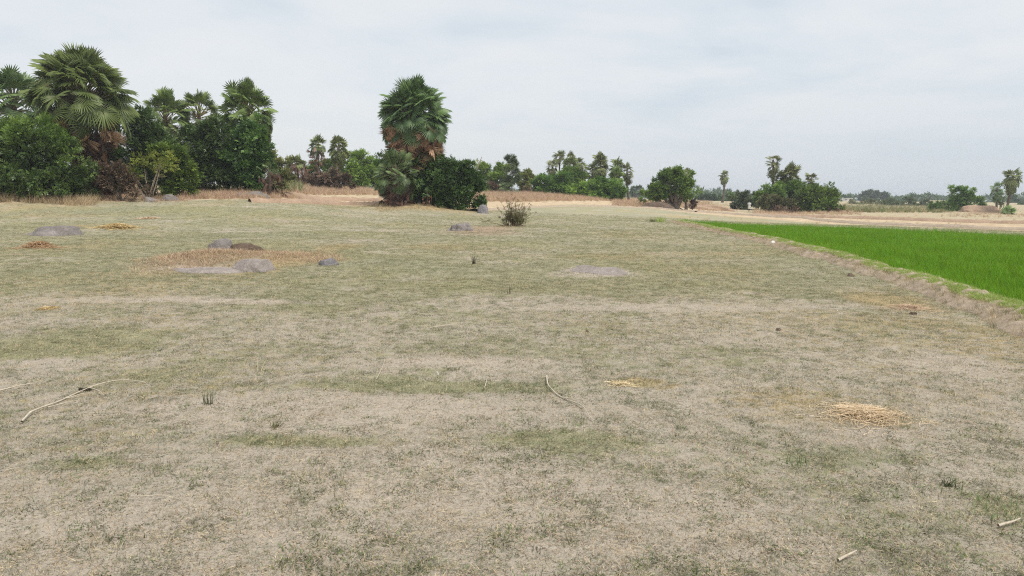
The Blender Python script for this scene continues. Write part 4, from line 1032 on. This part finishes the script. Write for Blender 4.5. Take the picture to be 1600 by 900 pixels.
# ================================================================== rocks, heaps, small things on the field
def rock(name, label, cat, px, row, wpx, hpx, mt, depth=0.8, group=None, seed=0, yaw=0.0, rough=0.22, p=None, sink=0.3, cuts=14):
    c = hitg(px, row) if p is None else p; k = c[1] / F; rx = wpx * k / 2 / math.sqrt(1 - sink ** 2); rz = hpx * k / (1 - sink)
    bm = bmesh.new(); bmesh.ops.create_icosphere(bm, subdivisions=5, radius=1); V = np.array([v.co[:] for v in bm.verts]); Fc = np.array([[v.index for v in f.verts] for f in bm.faces]); bm.free()
    a = V.copy(); n = fbm(V[:, 0] + V[:, 2] * .7 + seed * 9, V[:, 1] - V[:, 2] * .5 + seed * 3, 1.1, 3, seed) - 0.5; n2 = fbm(V[:, 0] * 1 + 5 + V[:, 2], V[:, 1] + V[:, 2] * .8 + seed, 3.6, 4, seed + 5) - 0.5
    V = V * (1 + rough * 2.0 * n + rough * 1.25 * n2)[:, None]
    rs = np.random.default_rng(seed + 100)
    for _ in range(cuts):
        q = norm(rs.normal(size=3) * np.array([1, 1, .8])); dq = rs.uniform(.66, .92); V = V - np.maximum(0, V @ q - dq)[:, None] * q * .85
    V[:, 2] = np.where(V[:, 2] > 0, np.abs(V[:, 2]) ** 0.85, V[:, 2] * 0.6)
    V = V / np.abs(V[:, 0]).max(); V[:, 2] /= V[:, 2].max()
    V = V * np.array([rx, rx * depth, rz]); cy, sy = math.cos(yaw), math.sin(yaw); V = V @ np.array([[cy, sy, 0], [-sy, cy, 0], [0, 0, 1]])
    V = V + c + np.array([0, rx * depth * 0.55, -sink * rz - 0.01])
    return solo(name, [(V, Fc, 0.5)], M[mt], tuple(c), label, cat, group, sm=True)


rock('boulder', 'smooth grey boulder lying alone at the left side of the field', 'boulder', 56, 368, 88, 16, 'granite', 0.8, None, 1, 0, 0.3, sink=0.75, cuts=3)
rock('boulder', 'rounded grey boulder on top of the dry grass hump', 'boulder', 345, 398, 46, 18, 'granite', 0.8, None, 2, p=hitg(345, 398) + np.array([0, 0, .1]))
rock('boulder', 'dark brown jagged slab leaning beside the rounded boulder on the grass hump', 'boulder', 378, 402, 58, 12, 'rock_dark', 0.6, None, 3, 0.2, 0.3, p=hitg(379, 401) + np.array([0, 0, .08]))
rock('boulder', 'pale smooth rock at the front right of the dry grass hump', 'boulder', 391, 425, 74, 20, 'granite_pale', 0.7, None, 4, -0.2, 0.2, sink=0.5, cuts=8)
rock('rock_slab', 'long flat pale slab along the front of the dry grass hump', 'rock', 316, 427, 130, 8, 'granite_pale', 0.5, None, 5, 0.0, 0.25, sink=0.6, cuts=6)
rock('boulder', 'small bluish grey rock right of the dry grass hump', 'boulder', 514, 414, 34, 12, 'granite_blue', 0.7, None, 6)
rock('rock_slab', 'low flat pinkish slab lying alone right of the field centre', 'rock', 928, 433, 112, 13, 'granite_pale', 0.9, None, 7, 0.0, 0.25, sink=0.8, cuts=4)
rock('boulder', 'low cracked grey outcrop left of the twiggy field shrub', 'boulder', 722, 361, 50, 13, 'granite', 0.7, None, 8, 0.1, 0.3, sink=0.5)
rock('boulder', 'bluish grey boulder at the right foot of the glossy bush', 'boulder', 755, 331, 19, 14, 'granite_blue', 0.8, None, 9, p=gp(755, 58))
rock('boulder', 'left of two pale boulders under the bare branched shrub', 'boulder', 232, 308, 26, 8, 'granite', 0.7, None, 10, rough=.3, p=gp(232, 51.5))
rock('boulder', 'right one of two pale boulders under the bare branched shrub', 'boulder', 261, 306, 30, 11, 'granite', 0.7, None, 11, rough=.3, p=gp(261, 52.5))
for px, w, h, lb in ((372, 26, 7, 'left one of three grey rocks below the vine covered palm'), (396, 34, 10, 'middle one of three grey rocks below the vine covered palm'), (412, 20, 7, 'right one of three grey rocks below the vine covered palm')):
    rock('boulder', lb, 'boulder', px, 306, w, h, 'granite', 0.7, None, px % 7, rough=.3, p=gp(px, 57))
rock('stone', 'small pale rounded stone alone in the middle of the field', 'stone', 683, 587, 8.5, 7, 'stone', 0.8, None, 12, 0, 0.1)
rock('stone', 'white stone on top of the earth ridge by the rice', 'stone', 1208, 383, 8, 4, 'stone_white', 0.7, None, 13, p=hitg(1208, 384) + np.array([0, 0, .1]))
rock('soil_lump', 'small dark clod right of the field centre', 'clod', 918, 518, 8, 5, 'soil_dark', 0.8, None, 14)
rock('soil_lump', 'small dark clod left of the straw covered burrow', 'clod', 1217, 516, 9, 6, 'soil_dark', 0.8, None, 15)
rock('soil_lump', 'brown clod at the foot of the earth ridge', 'clod', 1330, 432, 14, 6, 'soil_dark', 0.7, None, 16)
rock('earth_mound', 'low dark grey mound of earth left below the round tree', 'mound', 1029, 332, 58, 11, 'rock_dark', 0.5, None, 17, 0, 0.08, p=gp(1029, 93), sink=.6, cuts=3)
rock('earth_mound', 'reddish brown heap of dug earth behind the pair of palms at the right edge', 'mound', 1545, 340, 96, 12, 'soil_red', 0.6, None, 18, 0, 0.34, p=gp(1548, 128), sink=.6, cuts=4)
rock('earth_mound', 'long low reddish earth heap left of the standing person', 'mound', 1106, 330, 92, 9, 'soil_red', 0.25, None, 19, 0, 0.3, p=gp(1106, 112), sink=.6, cuts=4)
d = hitg(132, 609); bl = []
for i in range(9):
    bm = bmesh.new(); bmesh.ops.create_icosphere(bm, subdivisions=2, radius=1); V = np.array([v.co[:] for v in bm.verts]); Fc = np.array([[v.index for v in f.verts] for f in bm.faces]); bm.free()
    V = V * rng.uniform(.8, 1.2, (len(V), 1)) * rng.uniform(0.008, 0.016) * np.array([1.3, 1, .9]); bl.append((V + d + np.array([(i - 4) * 0.0105, rng.normal(0, .01), 0.008 + rng.uniform(0, .008)]), Fc, .5))
solo('dung', bl, M['dung'], tuple(d), 'small black lump of dung beside the long curved stick', 'dung')


def straw_heap(label, px, row, wpx, dpt, h, n, l, mt, w=0.004, name='straw_heap'):
    c = hitg(px, row); k = c[1] / F; R = wpx * k / 2; V, Q, T = [], [], []
    for i in range(n):
        rr = abs(rng.normal(0, 0.42)) * (1 + .6 * (rng.random() < .2)) * (0.6 + 0.8 * rng.random()); a = rng.random() * 6.283; p0 = np.array([math.cos(a) * rr * R, math.sin(a) * rr * dpt, 0]); g = math.exp(-2.2 * rr * rr) * h * rng.random() ** .6
        b = rng.random() * 6.283; dd = np.array([math.cos(b), math.sin(b), rng.normal(0, .12)]); L = rng.uniform(.5, 1.2) * l; s = np.array([-dd[1], dd[0], rng.normal(0, .6)]); s = s / np.linalg.norm(s) * w / 2; k0 = len(V); t = rng.uniform(0, .88); cv = rng.normal(0, .5)
        z0 = zg(c[0] + p0[0], c[1] + p0[1])[0]
        for j in range(4):
            f = j / 3 - 0.5; q = p0 + dd * L * f + np.array([-dd[1], dd[0], 0]) * cv * L * (f * f - .1); q = np.array([c[0] + q[0], c[1] + q[1], max(z0 + g + q[2] + .004 - .5 * abs(f) * g, z0 + .002)]); V += [q - s, q + s]; T += [t, t]
        for j in range(3): Q.append((k0 + 2 * j, k0 + 2 * j + 1, k0 + 2 * j + 3, k0 + 2 * j + 2))
    return solo(name, [(np.array(V), np.array(Q), np.array(T))], M[mt], tuple(c), label, 'straw')


straw_heap('heap of loose pale straw in the right foreground', 1352, 652, 146, 0.34, 0.05, 1500, 0.16, 'straw', 0.003)
straw_heap('orange brown straw pile in front of the smooth boulder on the left', 60, 387, 62, 0.5, 0.22, 800, 0.36, 'straw_orange', 0.012)
straw_heap('orange straw scattered across the left of the field behind the smooth boulder', 184, 357, 78, 0.9, 0.24, 900, 0.5, 'straw_orange', 0.016)
straw_heap('thin pale straw spread behind the orange straw', 232, 342, 40, 0.8, 0.06, 250, 0.5, 'straw', 0.018)
straw_heap('reddish straw patch over a burrow near the earth ridge', 1422, 482, 88, 0.42, 0.06, 520, 0.2, 'straw', 0.004)
straw_heap('small flat patch of yellow straw right of the long stick in the middle', 968, 602, 52, 0.12, 0.012, 140, 0.12, 'straw', 0.0035)
straw_heap('small reddish straw patch on the left of the field', 75, 482, 34, 0.2, 0.02, 120, 0.16, 'straw_orange', 0.006)
rock('burrow_shade_lump', 'dark brown lump standing in for the shaded burrow hole under the reddish straw', 'soil', 1428, 492, 14, 5, 'rock_dark', 0.8, None, 20, 0, .4)  # raised lump; its dark colour stands in for shade inside the burrow hole


def stick(label, pts, r, branches=(), lift=0.02, mt='stick', name='dry_stick'):
    def line(pp):
        w = np.array([hitg(*p) for p in pp]); t = np.r_[0, np.cumsum(np.linalg.norm(np.diff(w, axis=0), axis=1))]; s = np.linspace(0, t[-1], max(8, int(t[-1] / .05)))
        c = np.stack([np.interp(s, t, w[:, i]) for i in range(3)], 1)
        for _ in range(5): c[1:-1, :2] = .25 * c[:-2, :2] + .5 * c[1:-1, :2] + .25 * c[2:, :2]
        c[:, 2] = zg(c[:, 0], c[:, 1]) + lift + .01 * np.sin(s * 7); return c
    r = r * .7; c = line(pts); bl = tube(c, np.linspace(r, r * .4, len(c)) * (1 + .25 * (fbm(np.arange(len(c)) * .4, np.zeros(len(c)), 1, 2, int(r * 9e3)) - .5)), 6)
    for b in branches:
        c2 = line(b); bl += tube(c2, np.linspace(r * .6, r * .25, len(c2)), 5)
    return solo(name, bl, M[mt], tuple(c[0]), label, 'stick', sm=True)


stick('long pale curved stick with side twigs lying in the left foreground', [(34, 662), (52, 645), (75, 635), (110, 617), (150, 606), (190, 599), (228, 601)], 0.011, [[(75, 637), (105, 631), (132, 627)], [(105, 624), (130, 618), (152, 617)], [(140, 609), (155, 613), (162, 621)]])
stick('short pale stick entering from the left edge of the photo', [(-8, 613), (20, 607), (55, 602)], 0.009)
stick('long bent pale stick lying in the middle foreground', [(854, 592), (855, 608), (868, 621), (890, 631), (912, 640), (917, 655), (927, 662)], 0.009, [[(880, 627), (893, 628), (903, 634)]])
stick('thin little forked twig left of the long bent stick', [(757, 609), (761, 600), (760, 594), (764, 589), (767, 594)], 0.006, [[(760, 594), (756, 597), (757, 601)]])
stick('thin greenish stalk lying left of the small pale stone', [(588, 597), (595, 585), (601, 572), (600, 563)], 0.005)
stick('thin dry stick in the middle of the field beyond the small pale stone', [(672, 513), (690, 512), (705, 508), (712, 507)], 0.010)
stick('short weathered stick at the bottom right edge of the photo', [(1559, 829), (1575, 825), (1594, 819)], 0.011)
stick('short thick pale stick at the bottom right of the foreground', [(1309, 880), (1325, 875), (1338, 871)], 0.011)
stick('thin straight straw coloured twig in the left foreground', [(204, 786), (230, 787), (256, 785)], 0.004)


def plant(name, label, px, row, h, n, spread, w, mt, cat='plant', bend=.4, br=.02, l0=.6):
    c = hitg(px, row); b = blades(n, l0 * h, h, w, spread, bend, br, 4); return solo(name, [(b[0] + c, b[1], b[2])], M[mt], tuple(c), label, cat)


plant('reed_sprout', 'upright sprout of stiff dark green stems in the left foreground', 325, 634, 0.135, 24, 0.22, 0.0055, 'weed', bend=.1)
plant('grass_tuft', 'dark green bushy weed at the right foreground below the straw heap', 1482, 762, 0.075, 36, 0.7, 0.006, 'weed')
plant('grass_tuft', 'yellow green weed patch at the right edge of the foreground', 1580, 806, 0.07, 70, 1.0, 0.007, 'tuft_bright', br=.09)
plant('grass_tuft', 'low green weed to the left below the straw heap in the right foreground', 1248, 722, 0.06, 40, 1.0, 0.006, 'tuft_bright', br=.05)
plant('grass_tuft', 'dark olive tuft near the foot of the pale soil band left of centre', 430, 668, 0.07, 40, 0.6, 0.006, 'tuft_green')
plant('grass_tuft', 'thin leafless twig plant standing in the middle of the field', 796, 460, 0.30, 7, 0.18, 0.008, 'tuft_dark', bend=.1)
plant('grass_tuft', 'dark weed tuft in the field right of the small bluish rock', 740, 412, 0.28, 26, 0.35, 0.012, 'tuft_dark')
plant('leafy_weed', 'pale green leafy weed on the earth ridge by the rice, the left one of two', 1346, 413, 0.42, 26, 0.8, 0.03, 'bund_grass', bend=.9)
plant('leafy_weed', 'tall leafy weed rising from the earth ridge into the rice, the right one of two', 1422, 418, 0.55, 16, 0.55, 0.035, 'bund_grass', bend=.9, br=.01)
plant('green_shrub', 'small fresh green shrub at the far tip of the rice plot', 1031, 347, 0.5, 160, 0.7, 0.03, 'bund_grass', 'shrub', br=.25)
plant('green_shrub', 'small brownish tuft left of the fresh green shrub at the tip of the rice', 1019, 347, 0.3, 60, 0.6, 0.03, 'tuft_dark', 'shrub', br=.12)

# twiggy shrub in the field
c = hitg(803, 354); root = empty('twiggy_shrub', c, 'sparse twiggy shrub standing alone in the field before the big central palm', 'shrub'); k = c[1] / F
st, lv = [], []
pos, dirs = [], []
for i in range(60):
    a = rng.random() * 6.283; ln = rng.uniform(.35, 1.05) * 46 * k; lean = abs(rng.normal(0, .55)) + .06; d = np.array([math.cos(a) * math.sin(lean), math.sin(a) * math.sin(lean), math.cos(lean)])
    b = c + np.array([rng.normal(0, .26), rng.normal(0, .2), -.03]); mid = b + d * ln * .55; e = b + d * ln + np.array([math.cos(a), math.sin(a), 0]) * .12 * ln + rng.normal(0, .05, 3); st += tube([b, mid, e], [.012, .009, .004], 4)
    for j in range(rng.integers(3, 8)):
        f = rng.uniform(.15, 1); q = b + (e - b) * f; d2 = norm(d + rng.normal(0, .6, 3)); l2 = rng.uniform(.1, .32); st += tube([q, q + d2 * l2], [.005, .003], 3)
        for _ in range(7 if f < .5 else 3): pos.append(q + d2 * l2 * rng.random()); dirs.append(norm(d2 + rng.normal(0, .7, 3)))
pos = np.array(pos); dirs = np.array(dirs); Mx = frames(dirs, rng.normal(size=dirs.shape)) * rng.uniform(.08, .17, len(pos))[:, None, None]; V, Fc = inst(*SPRIGS[0], Mx, pos)
part('stems', st, M['twig_brown'], root); part('foliage', [(V, Fc, np.repeat(rng.uniform(0, .8, len(pos)), len(SPRIGS[0][0])))], M['leaf_olive'], root)

# dry red grass over the hump of rocks
pts = []
for px, row, w, h, n in ((328, 408, 150, 20, 1100), (445, 404, 140, 14, 450), (505, 408, 50, 6, 140), (800, 354, 60, 4, 60), (660, 326, 150, 5, 160)):
    cen = hit(px, row)
    for _ in range(n):
        q = cen + np.array([rng.normal(0, w / 4) * cen[1] / F, rng.normal(0, h / 3) * cen[1] ** 2 / (1.6 * F), 0]); pts.append(q)
pts = np.array(pts); pts[:, 2] = zg(pts[:, 0], pts[:, 1])
scatter('hump_grass', 'reddish dry grass matted over the hump of rocks', 'grass', pts, srcs('hump_tuft', lambda: blades(26, .04, .15, .007, 0.7, .8, .10, 3, lean0=.45), 6, [M['hump'], M['dry_grass'], M['hump'], M['dry_pink']]), rng.uniform(.5, 1.1, len(pts)))


# ================================================================== the person far off
def person(px, D, top):
    b = gp(px, D); H = 1.66; root = empty('person', b, 'person in a white shirt and a white knee length wrap standing at the field edge', 'person')
    s = H / 1.7
    J = {'pel': (0, 0, .95), 'spine': (0, .01, 1.12), 'chest': (0, .01, 1.32), 'neck': (0, 0, 1.46), 'head0': (0, -.01, 1.55), 'head1': (0, -.015, 1.64), 'head2': (0, -.005, 1.69)}
    V = list(J.values()); names = list(J); R = [(.15, .11), (.135, .10), (.155, .11), (.055, .055), (.072, .085), (.076, .09), (.045, .055)]; E = [(0, 1), (1, 2), (2, 3), (3, 4), (4, 5), (5, 6)]

    def add(p, r, par): V.append(p); R.append(r if isinstance(r, tuple) else (r, r)); E.append((par, len(V) - 1)); return len(V) - 1
    for sx in (-1, 1):
        h = add((sx * .10, 0, .88), .085, 0); kn = add((sx * .11, -.015, .50), .055, h); an = add((sx * .115, .01, .09), .036, kn); add((sx * .12, -.06, .035), (.035, .025), an); add((sx * .125, -.15, .02), (.03, .016), len(V) - 1)
        sh = add((sx * .19, .01, 1.38), .055, 2); el = add((sx * .27, .03, 1.10), .04, sh); wr = add((sx * .29, -.04, .86), .026, el); pm = add((sx * .292, -.06, .79), (.016, .034), wr)
        for f in range(4):
            y = -.09 + f * .02; k1 = add((sx * .29, y, .745), .0085, pm); add((sx * .283, y - .004, .71 + (.008 if f in (0, 3) else 0)), .007, k1)
        t1 = add((sx * .28, -.098, .80), .009, pm); add((sx * .272, -.112, .765), .0075, t1)
    me = bpy.data.meshes.new('body'); me.from_pydata([tuple(np.array(v) * s) for v in V], E, []); o = bpy.data.objects.new('body', me); COL.objects.link(o); o.parent = root
    md = o.modifiers.new('skin', 'SKIN'); md.use_smooth_shade = True; sk = me.skin_vertices[0].data
    for i, r in enumerate(R): sk[i].radius = (r[0] * s, r[1] * s)
    sk[0].use_root = True
    sd = o.modifiers.new('sub', 'SUBSURF'); sd.levels = sd.render_levels = 2; me.materials.append(M['skin'])

    def ring(z, rx, ry, n=20, w=0.0): th = np.arange(n) * 2 * math.pi / n; return np.stack([rx * np.cos(th) * (1 + w * np.sin(5 * th)), ry * np.sin(th) * (1 + w * np.cos(6 * th)), np.full(n, z)], 1)

    def loft(rs):
        n = len(rs[0]); Vv = np.concatenate(rs) * s; q = [(i * n + j, i * n + (j + 1) % n, (i + 1) * n + (j + 1) % n, (i + 1) * n + j) for i in range(len(rs) - 1) for j in range(n)]; return (Vv + b, np.array(q), .5)
    sl = []
    for sx in (-1, 1): sl += tube(np.array([(sx * .15, .01, 1.42), (sx * .205, .012, 1.33), (sx * .25, .024, 1.17)]) * s + b, [.075, .07, .068], 12)[:1]
    part('shirt', [loft([ring(.90, .185, .14, w=.03), ring(1.0, .18, .135), ring(1.15, .175, .13), ring(1.3, .2, .14), ring(1.40, .18, .125), ring(1.455, .085, .08)])] + sl, M['cloth'], root, sm=True)
    part('wrap', [loft([ring(.46, .21, .16, w=.05), ring(.6, .205, .16, w=.04), ring(.8, .19, .15, w=.02), ring(.955, .168, .13)])], M['cloth'], root, sm=True)
    bm = bmesh.new(); bmesh.ops.create_uvsphere(bm, u_segments=16, v_segments=10, radius=1); Vh = np.array([v.co[:] for v in bm.verts]); Fh = [[v.index for v in f.verts] for f in bm.faces]; bm.free()
    Vh = Vh * np.array([.092, .105, .09]); Vh = Vh + np.array([0, .012, 1.655]); q = np.array([f for f in Fh if len(f) == 4 and np.mean([Vh[i][2] for i in f]) > 1.60 and not (np.mean([Vh[i][1] for i in f]) < -.05 and np.mean([Vh[i][2] for i in f]) < 1.70)])
    part('hair', [(Vh * s + b, q, .5)], M['hair'], root, sm=True)
    for sx in (-1, 1): bx_ = box(sx * .03 - .011, sx * .03 + .011, -.103, -.085, 1.625, 1.637); part('eye', [(bx_[0] * s + b, bx_[1], .5)], M['hair'], root)
    return root


person(1171.5, 117, 316)

# ================================================================== light, sky, air
EL, RO = math.radians(62), math.radians(-130)
W = bpy.data.worlds.new('World'); SC.world = W; W.use_nodes = True; N, L = W.node_tree.nodes, W.node_tree.links; N.clear()
sky = nd(N, 'ShaderNodeTexSky', sky_type='NISHITA'); sky.sun_disc = False; sky.sun_elevation = EL; sky.sun_rotation = -RO; sky.air_density = 1.0; sky.dust_density = 3.0
tc = nd(N, 'ShaderNodeTexCoord').outputs['Generated']; sp = nd(N, 'ShaderNodeSeparateXYZ'); L.new(tc, sp.inputs[0])
zc = math_(N, L, 'ADD', math_(N, L, 'MAXIMUM', sp.outputs[2], 0.0), 0.16); cx = nd(N, 'ShaderNodeCombineXYZ')
L.new(math_(N, L, 'DIVIDE', sp.outputs[0], zc), cx.inputs[0]); L.new(math_(N, L, 'DIVIDE', sp.outputs[1], zc), cx.inputs[1])
n1 = noise(N, L, cx.outputs[0], 0.9, 7, 0.55); n2 = noise(N, L, cx.outputs[0], 2.2, 4, 0.5)
n1.node.inputs['Distortion'].default_value = 0.6
f = math_(N, L, 'MULTIPLY_ADD', n2, 0.35, math_(N, L, 'MULTIPLY', n1, 0.65))
cl = ramp(N, L, f, [(0.36, (3.75, 4.25, 4.68)), (0.46, (4.45, 4.78, 5.05)), (0.58, (5.05, 5.17, 5.27))])
hz = maprange(N, L, sp.outputs[2], 0.0, 0.20)
left = maprange(N, L, sp.outputs[0], -0.6, 0.6)
hor = mixc(N, L, left, (4.95, 5.1, 5.2), (4.1, 4.45, 4.8))
cl = mixc(N, L, hz, hor, cl)
cl = mixc(N, L, math_(N, L, 'MULTIPLY', math_(N, L, 'SUBTRACT', 1.0, left), 0.45), cl, (5.05, 5.17, 5.24))
col = mixc(N, L, 0.90, sky.outputs[0], cl)
bg = nd(N, 'ShaderNodeBackground'); bg.inputs[1].default_value = 0.1; L.new(col, bg.inputs[0]); wo = nd(N, 'ShaderNodeOutputWorld'); L.new(bg.outputs[0], wo.inputs[0])
sd = bpy.data.lights.new('sun', 'SUN'); sd.energy = 2.2; sd.angle = math.radians(22); sd.color = (1.0, 0.95, 0.88); so = bpy.data.objects.new('sun', sd); COL.objects.link(so)
so.rotation_euler = (math.radians(90) - EL, 0, RO + math.pi)
dv = Vector((math.sin(-RO) * math.cos(EL), math.cos(-RO) * math.cos(EL), math.sin(EL)))
so.rotation_euler = dv.to_track_quat('Z', 'Y').to_euler()

HAZE = 0.0005
bm = bmesh.new(); bmesh.ops.create_cube(bm, size=1); hm = bpy.data.meshes.new('haze'); bm.to_mesh(hm); bm.free()
ho = bpy.data.objects.new('haze', hm); COL.objects.link(ho); ho.scale = (3100, 3100, 16.6); ho.location = (0, 0, 6.3); tag(ho, 'thin pale haze lying over the whole field', 'haze', kind='stuff')
hmat, N, L = mat('haze_air'); pv = nd(N, 'ShaderNodeVolumePrincipled'); pv.inputs['Color'].default_value = (0.86, 0.91, 0.97, 1); pv.inputs['Density'].default_value = HAZE; pv.inputs['Anisotropy'].default_value = 0.2
o = nd(N, 'ShaderNodeOutputMaterial'); L.new(pv.outputs[0], o.inputs['Volume']); hm.materials.append(hmat)

SC.view_settings.view_transform = 'Standard'; SC.view_settings.look = 'None'; SC.view_settings.exposure = 0.76; SC.view_settings.gamma = 1.0
SC.render.engine = 'CYCLES'; SC.cycles.use_denoising = False; SC.cycles.pixel_filter_type = 'BLACKMAN_HARRIS'; SC.cycles.filter_width = 1.15; SC.cycles.max_bounces = 6; SC.cycles.volume_bounces = 0; SC.cycles.diffuse_bounces = 3; SC.cycles.transparent_max_bounces = 4
SC.cycles.use_adaptive_sampling = True
